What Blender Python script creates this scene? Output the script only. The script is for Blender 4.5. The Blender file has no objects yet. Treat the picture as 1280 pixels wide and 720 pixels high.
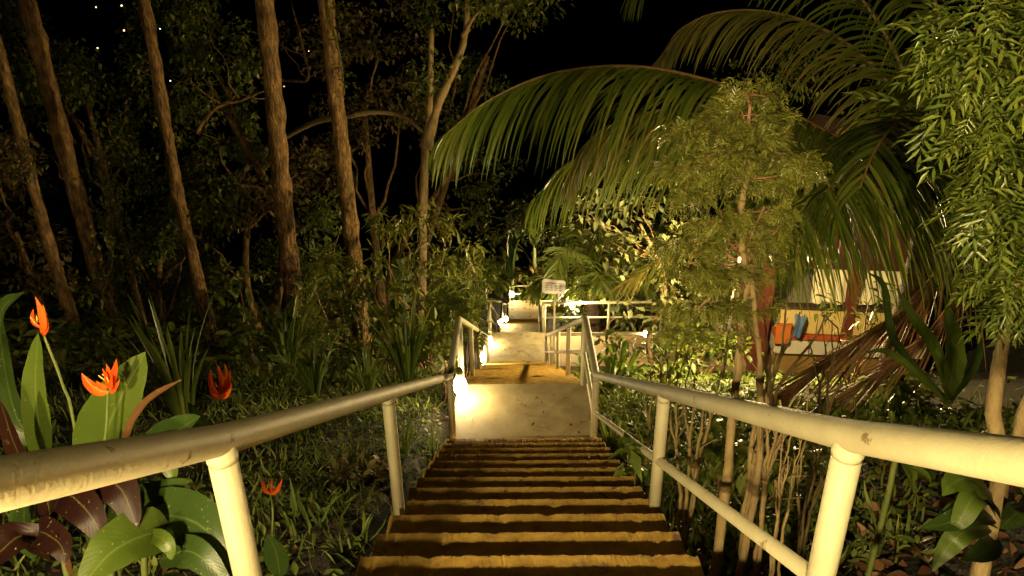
import bpy, math, random
import numpy as np
from mathutils import Vector, Matrix

rng = np.random.default_rng(11)
random.seed(11)
S = bpy.context.scene
C = S.collection

# ------------------------------------------------------------------ camera
PITCH, YAW, ROLL, FPX = 0.4231, -0.0107, -0.0136, 908.3
CAM = np.array([-0.025, 0.0, 0.0])
fw = np.array([math.sin(YAW)*math.cos(PITCH), math.cos(YAW)*math.cos(PITCH), -math.sin(PITCH)])
r0 = np.array([math.cos(YAW), -math.sin(YAW), 0.0]); u0 = np.cross(r0, fw)
RT = math.cos(ROLL)*r0 + math.sin(ROLL)*u0; UP = np.cross(RT, fw)
cd = bpy.data.cameras.new('camera'); co = bpy.data.objects.new('camera', cd); C.objects.link(co)
cd.sensor_width = 36.0; cd.lens = FPX/1280*36; cd.clip_start = 0.02; cd.clip_end = 500
m = Matrix.Identity(4)
for i in range(3):
    m[i][0] = RT[i]; m[i][1] = UP[i]; m[i][2] = -fw[i]; m[i][3] = CAM[i]
co.matrix_world = m
S.camera = co

def ray(u, v):
    d = fw + RT*(u-640)/FPX + UP*(360-v)/FPX
    return d
def P(u, v, Y):                      # point seen at that place of the picture, Y metres ahead
    d = ray(u, v); return CAM + d*(Y/d[1])

# ------------------------------------------------------------------ terrain profile
PY = [-8, 0.0, 5.18, 6.23, 13.21, 14.79, 20.0, 21.28, 25.6, 27.6, 34, 50, 90]
PZ = [3.64, -0.92, -3.87, -3.87, -7.78, -7.78, -10.88, -10.88, -13.0, -13.0, -15.5, -20, -26]
CY = [0, 6.23, 13.2, 14.8, 21.28, 25.6, 30]
CX = [0, 0, -.085, -.085, .02, .18, .2]
def prof(y): return np.interp(y, PY, PZ)
def cx(y): return np.interp(y, CY, CX)
def sprof(y):
    return (prof(y-1.5)+prof(y-.7)+prof(y)+prof(y+.7)+prof(y+1.5))/5
def sm(a, b, x):
    t = np.clip((x-a)/(b-a), 0, 1); return t*t*(3-2*t)
def noise2(x, y):
    return (np.sin(x*1.7+y*.9)+np.sin(x*.7-y*1.9+1.3)+.6*np.sin(x*3.1+y*3.7+.4)+.4*np.sin(x*5.3-y*4.1))/3
def G(x, y):
    x = np.asarray(x, float); y = np.asarray(y, float)
    d = x-cx(y); a = np.abs(d)
    base = prof(y)-.30
    left = sprof(y)-.10+.07*np.maximum(a-.7, 0)
    right = sprof(y)-.20+sm(1.3, 2.6, a)*.55*(1-sm(3, 7, y))
    side = np.where(d < 0, left, right)+.06*noise2(x, y)
    # level strip for the branch path on the right
    br = sm(12.2, 13.1, y)*(1-sm(14.9, 15.6, y))*sm(.2, .8, d)
    side = side*(1-br)+(-7.95)*br
    w = sm(.68, .95, a)
    return base*(1-w)+side*w
def ground_at(x, y): return np.array([x, y, float(G(x, y))])
def hit(u, v):
    d = ray(u, v); t = .8
    while t < 120:
        p = CAM+d*t
        if p[2] < G(p[0], p[1]): return ground_at(p[0], p[1])
        t += .02
    return CAM+d*30

# ------------------------------------------------------------------ materials
def newmat(name):
    m = bpy.data.materials.new(name); m.use_nodes = True
    nt = m.node_tree; nt.nodes.clear(); o = nt.nodes.new('ShaderNodeOutputMaterial')
    return m, nt, o
def N(nt, t, **k):
    n = nt.nodes.new(t)
    for a, b in k.items():
        if a in n.inputs: n.inputs[a].default_value = b
        else: setattr(n, a, b)
    return n
def ramp(nt, fac, stops):
    r = nt.nodes.new('ShaderNodeValToRGB'); e = r.color_ramp.elements
    while len(e) < len(stops): e.new(.5)
    for i, (p, c) in enumerate(stops):
        e[i].position = p; e[i].color = (*c, 1) if len(c) == 3 else c
    nt.links.new(fac, r.inputs['Fac']); return r.outputs['Color']
def surf(name, stops, scale=8, detail=6, rough=.6, bump=.2, bscale=60, stretch=None, spots=None, bdist=.01):
    m, nt, o = newmat(name)
    tc = N(nt, 'ShaderNodeTexCoord'); src = tc.outputs['Object']
    mp = N(nt, 'ShaderNodeMapping'); nt.links.new(src, mp.inputs['Vector'])
    if stretch: mp.inputs['Scale'].default_value = stretch
    n1 = N(nt, 'ShaderNodeTexNoise', Scale=scale, Detail=detail, Roughness=.65)
    nt.links.new(mp.outputs[0], n1.inputs['Vector'])
    col = ramp(nt, n1.outputs['Fac'], stops)
    if spots:
        sc, thr, c = spots
        n3 = N(nt, 'ShaderNodeTexNoise', Scale=sc, Detail=5, Roughness=.7)
        nt.links.new(mp.outputs[0], n3.inputs['Vector'])
        f = ramp(nt, n3.outputs['Fac'], [(thr, (0, 0, 0)), (thr+.06, (1, 1, 1))])
        mx = N(nt, 'ShaderNodeMix', data_type='RGBA'); nt.links.new(f, mx.inputs[0])
        nt.links.new(col, mx.inputs[6]); mx.inputs[7].default_value = (*c, 1); col = mx.outputs[2]
    b = N(nt, 'ShaderNodeBsdfPrincipled', Roughness=rough); nt.links.new(col, b.inputs['Base Color'])
    n2 = N(nt, 'ShaderNodeTexNoise', Scale=bscale, Detail=5); nt.links.new(mp.outputs[0], n2.inputs['Vector'])
    bp = N(nt, 'ShaderNodeBump', Strength=bump, Distance=bdist); nt.links.new(n2.outputs['Fac'], bp.inputs['Height'])
    nt.links.new(bp.outputs[0], b.inputs['Normal'])
    nt.links.new(b.outputs[0], o.inputs['Surface']); return m
def leafmat(name, stops, rough=.45, trans=.28, veins=False, spec=.4):
    m, nt, o = newmat(name)
    g = N(nt, 'ShaderNodeNewGeometry')
    tc = N(nt, 'ShaderNodeTexCoord')
    nz = N(nt, 'ShaderNodeTexNoise', Scale=14 if not veins else 9, Detail=4)
    nt.links.new(tc.outputs['Object'], nz.inputs['Vector'])
    ad = N(nt, 'ShaderNodeMath', operation='MULTIPLY_ADD'); nt.links.new(nz.outputs['Fac'], ad.inputs[0])
    ad.inputs[1].default_value = .55 if veins else .35
    mu = N(nt, 'ShaderNodeMath', operation='MULTIPLY_ADD'); nt.links.new(g.outputs['Random Per Island'], mu.inputs[0])
    mu.inputs[1].default_value = .45 if veins else .75; mu.inputs[2].default_value = -.05
    nt.links.new(mu.outputs[0], ad.inputs[2])
    col = ramp(nt, ad.outputs[0], stops)
    b = N(nt, 'ShaderNodeBsdfPrincipled', Roughness=rough); b.inputs['Specular IOR Level'].default_value = spec
    if veins:
        uv = N(nt, 'ShaderNodeUVMap'); sx = N(nt, 'ShaderNodeSeparateXYZ'); nt.links.new(uv.outputs[0], sx.inputs[0])
        # v across 0..1: midrib at .5 ; side veins slant along u
        ab = N(nt, 'ShaderNodeMath', operation='SUBTRACT'); nt.links.new(sx.outputs[1], ab.inputs[0]); ab.inputs[1].default_value = .5
        a2 = N(nt, 'ShaderNodeMath', operation='ABSOLUTE'); nt.links.new(ab.outputs[0], a2.inputs[0])
        rib = ramp(nt, a2.outputs[0], [(.0, (1, 1, 1)), (.035, (0, 0, 0))])
        ph = N(nt, 'ShaderNodeMath', operation='MULTIPLY_ADD'); nt.links.new(a2.outputs[0], ph.inputs[0]); ph.inputs[1].default_value = -.35
        nt.links.new(sx.outputs[0], ph.inputs[2])
        fr = N(nt, 'ShaderNodeMath', operation='MULTIPLY'); nt.links.new(ph.outputs[0], fr.inputs[0]); fr.inputs[1].default_value = 130
        si = N(nt, 'ShaderNodeMath', operation='SINE'); nt.links.new(fr.outputs[0], si.inputs[0])
        mx = N(nt, 'ShaderNodeMix', data_type='RGBA'); nt.links.new(rib, mx.inputs[0]); nt.links.new(col, mx.inputs[6])
        br = N(nt, 'ShaderNodeMix', data_type='RGBA', blend_type='ADD'); br.inputs[0].default_value = .5
        nt.links.new(col, br.inputs[6]); br.inputs[7].default_value = (.12, .14, .04, 1)
        nt.links.new(br.outputs[2], mx.inputs[7]); col = mx.outputs[2]
        n5 = N(nt, 'ShaderNodeTexNoise', Scale=130, Detail=2); nt.links.new(tc.outputs['Object'], n5.inputs['Vector'])
        f5 = ramp(nt, n5.outputs['Fac'], [(.70, (0, 0, 0)), (.74, (1, 1, 1))])
        m5 = N(nt, 'ShaderNodeMix', data_type='RGBA'); nt.links.new(f5, m5.inputs[0]); nt.links.new(col, m5.inputs[6]); m5.inputs[7].default_value = (.30, .28, .14, 1)
        n6 = N(nt, 'ShaderNodeTexNoise', Scale=22, Detail=6, Roughness=.7); nt.links.new(tc.outputs['Object'], n6.inputs['Vector'])
        f6 = ramp(nt, n6.outputs['Fac'], [(.63, (0, 0, 0)), (.69, (.8, .8, .8))])
        m6 = N(nt, 'ShaderNodeMix', data_type='RGBA'); nt.links.new(f6, m6.inputs[0]); nt.links.new(m5.outputs[2], m6.inputs[6]); m6.inputs[7].default_value = (.09, .055, .02, 1); col = m6.outputs[2]
        bp = N(nt, 'ShaderNodeBump', Strength=.07, Distance=.0015); nt.links.new(si.outputs[0], bp.inputs['Height'])
        nt.links.new(bp.outputs[0], b.inputs['Normal'])
    nt.links.new(col, b.inputs['Base Color'])
    t = N(nt, 'ShaderNodeBsdfTranslucent'); nt.links.new(col, t.inputs['Color'])
    ms = N(nt, 'ShaderNodeMixShader', Fac=trans)
    nt.links.new(b.outputs[0], ms.inputs[1]); nt.links.new(t.outputs[0], ms.inputs[2])
    nt.links.new(ms.outputs[0], o.inputs['Surface']); return m
def emit(name, col, s):
    m, nt, o = newmat(name); e = N(nt, 'ShaderNodeEmission', Strength=s); e.inputs[0].default_value = (*col, 1)
    nt.links.new(e.outputs[0], o.inputs['Surface']); return m

M = {}
M['rail'] = surf('cream rail paint', [(.3, (0.43, 0.392, 0.232)), (.6, (0.533, 0.495, 0.303)), (.8, (0.568, 0.528, 0.331))], 5, 6, .6, .18, 90, spots=(15, .63, (0.206, 0.136, 0.0563)))
M['slab'] = surf('pale concrete', [(.25, (0.296, 0.234, 0.117)), (.5, (0.405, 0.329, 0.169)), (.75, (0.494, 0.404, 0.21))], 3.2, 9, .75, .25, 70, spots=(5.5, .66, (0.241, 0.178, 0.0819)))
nt_ = M['slab'].node_tree; bs_ = [n for n in nt_.nodes if n.type == 'BSDF_PRINCIPLED'][0]; src_ = bs_.inputs['Base Color'].links[0].from_socket
tc_ = N(nt_, 'ShaderNodeTexCoord'); vo_ = N(nt_, 'ShaderNodeTexVoronoi', feature='DISTANCE_TO_EDGE', Scale=1.1); nz_ = N(nt_, 'ShaderNodeTexNoise', Scale=5, Detail=6)
mv_ = N(nt_, 'ShaderNodeMix', data_type='RGBA'); mv_.inputs[0].default_value = .16; nt_.links.new(tc_.outputs['Object'], mv_.inputs[6]); nt_.links.new(nz_.outputs['Color'], mv_.inputs[7]); nt_.links.new(tc_.outputs['Object'], nz_.inputs['Vector'])
nt_.links.new(mv_.outputs[2], vo_.inputs['Vector']); cr_ = ramp(nt_, vo_.outputs['Distance'], [(.0015, (.6, .56, .5)), (.004, (1, 1, 1))])
st_ = ramp(nt_, nz_.outputs['Fac'], [(.36, (.72, .68, .6)), (.56, (1, 1, 1))])
m1_ = N(nt_, 'ShaderNodeMix', data_type='RGBA', blend_type='MULTIPLY'); m1_.inputs[0].default_value = .55; nt_.links.new(src_, m1_.inputs[6]); nt_.links.new(cr_, m1_.inputs[7])
m2_ = N(nt_, 'ShaderNodeMix', data_type='RGBA', blend_type='MULTIPLY'); m2_.inputs[0].default_value = .7; nt_.links.new(m1_.outputs[2], m2_.inputs[6]); nt_.links.new(st_, m2_.inputs[7])
nt_.links.new(m2_.outputs[2], bs_.inputs['Base Color'])
M['step'] = surf('ochre step paint', [(.28, (0.241, 0.131, 0.0337)), (.45, (0.432, 0.269, 0.0521)), (.6, (0.553, 0.356, 0.0689)), (.78, (0.624, 0.413, 0.0915))], 13, 10, .72, .55, 130, stretch=(1, 1, 1), spots=(6, .60, (0.204, 0.131, 0.0689)), bdist=.006)
M['wallstone'] = surf('stained concrete wall', [(.3, (0.286, 0.195, 0.0945)), (.6, (0.429, 0.305, 0.158)), (.8, (0.52, 0.39, 0.21))], 3, 8, .8, .3, 40)
M['bark'] = surf('brown bark', [(.32, (0.0441, 0.0253, 0.00907)), (.48, (0.17, 0.0977, 0.0318)), (.6, (0.321, 0.19, 0.0624)), (.72, (0.542, 0.343, 0.124))], 11, 9, .85, 1.0, 26, stretch=(1.8, 1.8, .5), spots=(5, .60, (0.1, 0.109, 0.0226)), bdist=.04)
M['barkpale'] = surf('pale bark', [(.3, (0.153, 0.106, 0.0413)), (.55, (0.255, 0.184, 0.075)), (.75, (0.34, 0.276, 0.128))], 14, 8, .8, .6, 50, stretch=(1.5, 1.5, .6), spots=(9, .62, (0.136, 0.101, 0.045)), bdist=.012)
M['twig'] = surf('reddish twig', [(.3, (.16, .07, .03)), (.7, (.30, .16, .08))], 20, 4, .7, .3, 80)
M['soil'] = surf('dark soil', [(.3, (.012, .010, .006)), (.55, (.028, .024, .012)), (.8, (.045, .04, .02))], 6, 10, .95, .9, 25, bdist=.05)
M['aralia'] = leafmat('fine leaf', [(0, (0.0778, 0.107, 0.0156)), (.5, (0.165, 0.185, 0.0289)), (1, (0.295, 0.272, 0.054))], .34, .15, False, .55)
M['feather'] = leafmat('feathery leaf', [(0, (0.0512, 0.0876, 0.0107)), (.5, (0.108, 0.152, 0.02)), (1, (0.194, 0.223, 0.0373))], .34, .15, False, .55)
M['leafdark'] = leafmat('forest leaf', [(0, (0.0485, 0.0781, 0.0143)), (.5, (0.11, 0.146, 0.0228)), (1, (0.22, 0.216, 0.0428))], .4, .25)
M['leafbrown'] = leafmat('brownish leaf', [(0, (0.0684, 0.0554, 0.0166)), (.5, (0.137, 0.111, 0.0345)), (1, (0.218, 0.174, 0.0621))], .5, .25)
M['leafpale'] = leafmat('pale leaf', [(0, (0.104, 0.123, 0.0375)), (.5, (0.16, 0.18, 0.0675)), (1, (0.24, 0.246, 0.105))], .42, .25)
M['leafbright'] = leafmat('fresh leaf', [(0, (0.0508, 0.095, 0.00972)), (.5, (0.102, 0.152, 0.0178)), (1, (0.173, 0.209, 0.0324))], .42, .3)
M['frond'] = leafmat('palm leaflet', [(0, (0.0771, 0.133, 0.0163)), (.5, (0.145, 0.205, 0.0244)), (.85, (0.232, 0.266, 0.0407)), (1, (0.423, 0.303, 0.0679))], .33, .38)
M['frondolive'] = leafmat('olive palm leaflet', [(0, (0.102, 0.12, 0.0235)), (.5, (0.185, 0.189, 0.0366)), (1, (0.351, 0.273, 0.0653))], .4, .36)
M['deadfrond'] = leafmat('dry palm leaflet', [(0, (.13, .065, .025)), (.5, (.24, .13, .055)), (1, (.36, .21, .10))], .6, .15)
M['rachis'] = surf('leaf stalk', [(.3, (.20, .12, .035)), (.7, (.34, .22, .07))], 20, 4, .5, .2, 60)
M['leafyellow'] = leafmat('yellow green leaf', [(0, (.10, .15, .02)), (.5, (.17, .22, .035)), (1, (.26, .29, .06))], .45, .35)
M['blade'] = leafmat('strap leaf', [(0, (0.0441, 0.078, 0.0117)), (.5, (0.0955, 0.143, 0.0211)), (1, (0.176, 0.208, 0.041))], .36, .25)
M['grass'] = leafmat('grass blade', [(0, (0.0592, 0.0943, 0.0174)), (.5, (0.13, 0.178, 0.0313)), (.9, (0.237, 0.272, 0.0608)), (1, (0.473, 0.356, 0.122))], .6, .22, False, .2)
M['bigleaf'] = leafmat('broad leaf', [(0, (0.0389, 0.0722, 0.00858)), (.5, (0.0691, 0.108, 0.0134)), (1, (0.113, 0.144, 0.0245))], .42, .22, True, .35)
M['bigdark'] = leafmat('dark broad leaf', [(0, (0.0181, 0.035, 0.0072)), (.5, (0.0316, 0.06, 0.0108)), (1, (0.0565, 0.085, 0.0162))], .4, .15, True, .35)
M['redleaf'] = leafmat('maroon leaf', [(0, (0.0066, 0.00189, 0.00106)), (.5, (0.0161, 0.00416, 0.00212)), (1, (0.0284, 0.00852, 0.00353))], .5, .12, True, .3)
M['dryleaf'] = leafmat('dried leaf', [(0, (0.08, 0.0338, 0.012)), (.5, (0.13, 0.0585, 0.022)), (1, (0.18, 0.09, 0.036))], .5, .25, True)
M['litter'] = leafmat('leaf litter', [(0, (.05, .022, .010)), (.4, (.13, .055, .022)), (.8, (.24, .12, .05)), (1, (.36, .22, .11))], .6, .1)
M['stem'] = surf('green stem', [(.3, (.09, .12, .03)), (.7, (.16, .19, .05))], 12, 4, .4, .1, 50)
M['orange'] = leafmat('orange bract', [(0, (.62, .05, .008)), (.5, (.75, .11, .012)), (1, (.80, .28, .03))], .35, .35)
M['yellowpetal'] = leafmat('yellow floret', [(0, (.7, .42, .05)), (1, (.8, .6, .12))], .4, .3)
M['white_petal'] = leafmat('white petal', [(0, (.6, .6, .5)), (1, (.8, .8, .7))], .5, .2)
M['dead_trunk'] = surf('fibrous palm trunk', [(.3, (.04, .025, .014)), (.6, (.10, .06, .03)), (.8, (.16, .10, .055))], 6, 8, .9, 1, 24, stretch=(1, 1, 2.5), bdist=.04)
M['metal'] = surf('dark lamp metal', [(.3, (.12, .11, .09)), (.7, (.25, .23, .19))], 20, 3, .5, .1, 60)
M['signwhite'] = surf('sign white', [(.3, (.74, .74, .68)), (.7, (.82, .82, .77))], 4, 3, .4, .02, 60)
M['signred'] = surf('sign red', [(.3, (0.35, 0.048, 0.032)), (.7, (0.385, 0.06, 0.04))], 4, 3, .5, .02, 60)
M['signgrey'] = surf('sign grey', [(.3, (0.133, 0.133, 0.126)), (.7, (0.158, 0.158, 0.147))], 4, 3, .5, .02, 60)
def paint(n, a, b, **k): return surf(n, [(.3, a), (.7, b)], 3, 7, .6, .15, 40, **k)
M['yellow'] = paint('yellow wall paint', (.68, .52, .18), (.76, .60, .25))
M['white'] = paint('white wall paint', (.62, .58, .44), (.72, .68, .54))
M['redpaint'] = paint('orange red paint', (.50, .10, .025), (.58, .14, .04))
M['maroon'] = paint('maroon paint', (.13, .028, .015), (.18, .045, .022))
M['darkmaroon'] = paint('dark maroon beam paint', (.045, .012, .008), (.07, .02, .012))
M['ochre'] = paint('tan plinth paint', (.28, .17, .045), (.36, .23, .07))
M['cream'] = paint('cream cloth', (.72, .66, .40), (.80, .74, .50))
M['blue'] = paint('blue cloth', (.06, .14, .32), (.10, .22, .42))
M['orangepaint'] = paint('orange board', (.58, .16, .02), (.66, .22, .04))
M['roof'] = paint('dark roof', (.05, .03, .02), (.09, .055, .035))
LAMPC = (1.0, .745, .36)
M['bulb_near'] = emit('near bulb glow', LAMPC, 4700)
M['bulb'] = emit('bulb glow', (1.0, .77, .40), 58)
M['bulb_far'] = emit('far bulb glow', (1.0, .78, .42), 60)
M['bulb_house'] = emit('house bulb glow', (1.0, .72, .34), 150)
M['bulb_added'] = emit('added bulb glow', (1.0, .71, .30), 3100)  # for the lamps added to brighten trunks, house and far plants
M['bulb_small'] = emit('small bulb glow', LAMPC, 520)
M['bulb_branch'] = emit('branch bulb glow', (1.0, .78, .40), 1150)
M['bulb_sign'] = emit('landing bulb glow', (1.0, .80, .45), 180)
M['town'] = emit('distant lamp glow', (1.0, .52, .20), 2.6)
M['townwhite'] = emit('distant white lamp glow', (.8, .95, .9), 2)

# ------------------------------------------------------------------ mesh building
def nrm(v):
    v = np.asarray(v, float); return v/(np.linalg.norm(v, axis=-1, keepdims=True)+1e-12)
class MB:
    def __init__(s): s.v = []; s.f = []; s.n = 0; s.uv = []
    def add(s, v, f, uv=None):
        v = np.asarray(v, float); s.v.append(v)
        s.f += [tuple(int(i)+s.n for i in q) for q in f]; s.n += len(v)
        s.uv.append(np.zeros((len(v), 2)) if uv is None else np.asarray(uv, float))
    def addmany(s, V, f):                # V: n x k x 3 copies of one template with faces f
        n, k, _ = V.shape; base = s.n
        s.v.append(V.reshape(-1, 3)); s.uv.append(np.zeros((n*k, 2)))
        offs = base+np.arange(n)*k
        for q in f:
            a = np.asarray(q)
            s.f += [tuple(r) for r in (offs[:, None]+a[None, :]).tolist()]
        s.n += n*k
    def build(s, name, mat, parent=None, smooth=True, origin=None, keep_uv=False):
        v = np.concatenate(s.v) if s.v else np.zeros((0, 3))
        org = np.zeros(3) if origin is None else np.asarray(origin, float)
        if parent is not None:
            q = parent; porg = np.zeros(3)
            while q is not None:
                porg += np.array(q.location); q = q.parent
            org = porg
        me = bpy.data.meshes.new(name); me.from_pydata((v-org).tolist(), [], s.f)
        if keep_uv:
            uv = np.concatenate(s.uv); l = me.uv_layers.new(name='UVMap')
            idx = np.zeros(len(me.loops), dtype=np.int32); me.loops.foreach_get('vertex_index', idx)
            l.data.foreach_set('uv', uv[idx].ravel())
        if smooth: me.polygons.foreach_set('use_smooth', np.ones(len(me.polygons), dtype=bool))
        me.update()
        o = bpy.data.objects.new(name, me); C.objects.link(o)
        if mat is not None: me.materials.append(M[mat])
        if parent is not None: o.parent = parent
        else: o.location = org
        return o
def thing(name, label, cat, loc, group=None):
    o = bpy.data.objects.new(name, None); C.objects.link(o); o.empty_display_size = .1
    o.location = [float(a) for a in loc]; o['label'] = label; o['category'] = cat
    if group: o['group'] = group
    return o
def tag(o, label, cat, group=None):
    o['label'] = label; o['category'] = cat
    if group: o['group'] = group
    return o
def kind(o, k): o['kind'] = k; return o

def box(mb, x0, x1, y0, y1, z0, z1):
    v = [(x0, y0, z0), (x1, y0, z0), (x1, y1, z0), (x0, y1, z0), (x0, y0, z1), (x1, y0, z1), (x1, y1, z1), (x0, y1, z1)]
    mb.add(v, [(0, 3, 2, 1), (4, 5, 6, 7), (0, 1, 5, 4), (1, 2, 6, 5), (2, 3, 7, 6), (3, 0, 4, 7)])
def tube(mb, pts, rad, n=8, cap=True):
    pts = np.asarray(pts, float); k = len(pts)
    rad = np.full(k, rad) if np.isscalar(rad) else np.asarray(rad, float)
    t = nrm(np.gradient(pts, axis=0)) if k > 2 else np.repeat(nrm(pts[1]-pts[0])[None], 2, 0)
    a = np.array([0, 0, 1.]) if abs(t[0][2]) < .9 else np.array([1., 0, 0])
    x = nrm(np.cross(a, t[0])); V = []
    ang = np.arange(n)*2*math.pi/n
    for i in range(k):
        x = nrm(x-t[i]*np.dot(x, t[i])); y = np.cross(t[i], x)
        V.append(pts[i]+rad[i]*(np.cos(ang)[:, None]*x+np.sin(ang)[:, None]*y))
    f = [(i*n+j, i*n+(j+1) % n, (i+1)*n+(j+1) % n, (i+1)*n+j) for i in range(k-1) for j in range(n)]
    if cap: f += [tuple(range(n-1, -1, -1)), tuple((k-1)*n+j for j in range(n))]
    mb.add(np.concatenate(V), f)
def ellipsoid(mb, c, r, nu=14, nv=9, prof_f=None):
    V = []; c = np.asarray(c, float)
    for i in range(nv+1):
        ph = math.pi*i/nv; s = math.sin(ph); z = math.cos(ph)
        k = prof_f(z) if prof_f else 1
        for j in range(nu):
            th = 2*math.pi*j/nu
            V.append(c+np.array([r[0]*s*k*math.cos(th), r[1]*s*k*math.sin(th), r[2]*z]))
    f = [(i*nu+j, i*nu+(j+1) % nu, (i+1)*nu+(j+1) % nu, (i+1)*nu+j)[::-1] for i in range(nv) for j in range(nu)]
    mb.add(V, f)
def spline(ctrl, n):
    c = np.asarray(ctrl, float); c = np.vstack([2*c[0]-c[1], c, 2*c[-1]-c[-2]]); out = []
    k = len(c)-3
    for s in np.linspace(0, k-1e-6, n):
        i = int(s); t = s-i; a, b, d, e = c[i:i+4]
        out.append(.5*((2*b)+(-a+d)*t+(2*a-5*b+4*d-e)*t*t+(-a+3*b-3*d+e)*t**3))
    return np.array(out)
def wander(a, b, n, amp, seed=None):
    r = rng; a = np.asarray(a, float); b = np.asarray(b, float)
    p = a+(b-a)*np.linspace(0, 1, n)[:, None]
    o = np.cumsum(r.normal(0, 1, (n, 3)), 0); o -= np.linspace(0, 1, n)[:, None]*o[-1]; o -= o[0]*(1-np.linspace(0, 1, n)[:, None])
    return p+o*amp*np.linalg.norm(b-a)/math.sqrt(n)

# leaf templates: x across, y along, z up
def tmpl_simple(w=.36, bend=.12):
    v = [(0, 0, 0), (w/2, .38, .05), (0, .42, -.03), (-w/2, .38, .05), (0, 1, -bend)]
    return np.array(v), [(0, 1, 2), (0, 2, 3), (1, 4, 2), (2, 4, 3)]
def tmpl_leaf(w=.42, bend=.2):
    V = [(0, 0, 0)]; F = []
    for t, k in ((.18, .62), (.42, 1), (.68, .78), (.88, .34)):
        z = -bend*t*t
        V += [(w/2*k, t, z+.06*k), (0, t, z), (-w/2*k, t, z+.06*k)]
    V.append((0, 1, -bend)); F += [(0, 1, 2), (0, 2, 3)]
    for r in range(3):
        o = 1+r*3; F += [(o, o+3, o+4, o+1), (o+1, o+4, o+5, o+2)]
    F += [(10, 13, 11), (11, 13, 12)]
    return np.array(V), F
def tmpl_lance(w=.2, bend=.25):
    v = [(0, 0, 0), (w/2, .3, .03), (0, .33, 0), (-w/2, .3, .03), (w*.4, .65, .03-bend*.4), (0, .67, -bend*.4), (-w*.4, .65, .03-bend*.4), (0, 1, -bend)]
    return np.array(v), [(0, 1, 2), (0, 2, 3), (1, 4, 5, 2), (2, 5, 6, 3), (4, 7, 5), (5, 7, 6)]
def tmpl_compound(pairs=4, w=.16, l=.42, droop=.3):
    V = []; F = []
    def one(b, d, l, w):
        b = np.array(b); d = nrm(d); s = nrm(np.cross(d, (0, 0, 1))); k = len(V)
        for q in (b, b+d*l*.45+s*w/2*l/.42, b+d*l-np.array([0, 0, l*.25]), b+d*l*.45-s*w/2*l/.42): V.append(q)
        F.append((k, k+1, k+2)); F.append((k, k+2, k+3))
    for i in range(pairs):
        t = (i+.6)/(pairs+.3); y = t*.75; z = -droop*t*t
        for sd in (-1, 1):
            ang = .95-.35*t
            one((0, y, z), (sd*math.sin(ang), math.cos(ang), .08-.35*t*0), l*(1-.35*abs(t-.4)), w)
    one((0, .75, -droop*.6), (0, 1, -.3), l*.9, w)
    k = len(V); V.extend([np.array((.012, 0, 0)), np.array((0, .75, -droop*.6)), np.array((-.012, 0, 0))]); F.append((k, k+1, k+2))
    return np.array(V), F
def scatter(mb, T, pos, d, up, size):
    tv, tf = T; d = nrm(d); x = nrm(np.cross(d, up)); z = np.cross(x, d)
    R = np.stack([x, d, z], axis=2)*np.asarray(size)[:, None, None]
    mb.addmany(np.einsum('nij,kj->nki', R, tv)+pos[:, None, :], tf)
def rdir(n): return nrm(rng.normal(0, 1, (n, 3)))
UPV = np.array([0, 0, 1.])
def clump_leaves(mb, T, c, r, n, size, out=.8, droop=-.1, sizevar=.35):
    c = np.asarray(c, float); r = np.asarray(r, float)*np.ones(3)
    q = rdir(n)*(rng.random((n, 1))**.45)
    pos = c+q*r
    d = nrm(q*out+rdir(n)*.8+np.array([0, 0, droop]))
    up = nrm(UPV+rdir(n)*.5)
    scatter(mb, T, pos, d, up, size*(1+sizevar*rng.uniform(-1, 1, n)))
def big_leaf(mb, ctrl, width, up=(0, 0, 1), fold=.25, n=14, shape='oblong', wave=.0):
    p = spline(ctrl, n); t = nrm(np.gradient(p, axis=0)); s = np.linspace(0, 1, n)
    if shape == 'oblong': w = np.sin(np.pi*np.clip(s, 0, 1)**.75)**.62
    elif shape == 'lance': w = np.sin(np.pi*s**.7)**.9
    elif shape == 'strap': w = np.minimum(1, (s+.15)*2.2)*(1-s**3)
    else: w = np.sin(np.pi*s)
    w[0] = max(w[0], .06); w[-1] = .02
    V = []; UVs = []
    for i in range(n):
        x = nrm(np.cross(t[i], np.asarray(up, float))); z = np.cross(x, t[i])
        for k in (-1, -.5, 0, .5, 1):
            rip = wave*width*math.sin(i*2.1+k*1.7)*abs(k)
            V.append(p[i]+x*k*w[i]*width/2+z*(abs(k)*fold*w[i]*width/2+rip)); UVs.append((s[i], (k+1)/2))
    f = [(i*5+j, i*5+j+1, (i+1)*5+j+1, (i+1)*5+j) for i in range(n-1) for j in range(4)]
    mb.add(V, f, UVs)

# ------------------------------------------------------------------ ground
xs = np.concatenate([-np.geomspace(60, 3.2, 26), np.linspace(-3, 3, 61), np.geomspace(3.2, 60, 26)])
ys = np.concatenate([np.linspace(-7, 30, 150), np.geomspace(31, 160, 26)])
X, Y = np.meshgrid(xs, ys); Z = G(X, Y)
nx = len(xs); mb = MB()
mb.add(np.stack([X.ravel(), Y.ravel(), Z.ravel()], 1), [(j*nx+i, j*nx+i+1, (j+1)*nx+i+1, (j+1)*nx+i) for j in range(len(ys)-1) for i in range(nx-1)])
kind(mb.build('ground', 'soil'), 'structure')

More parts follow.
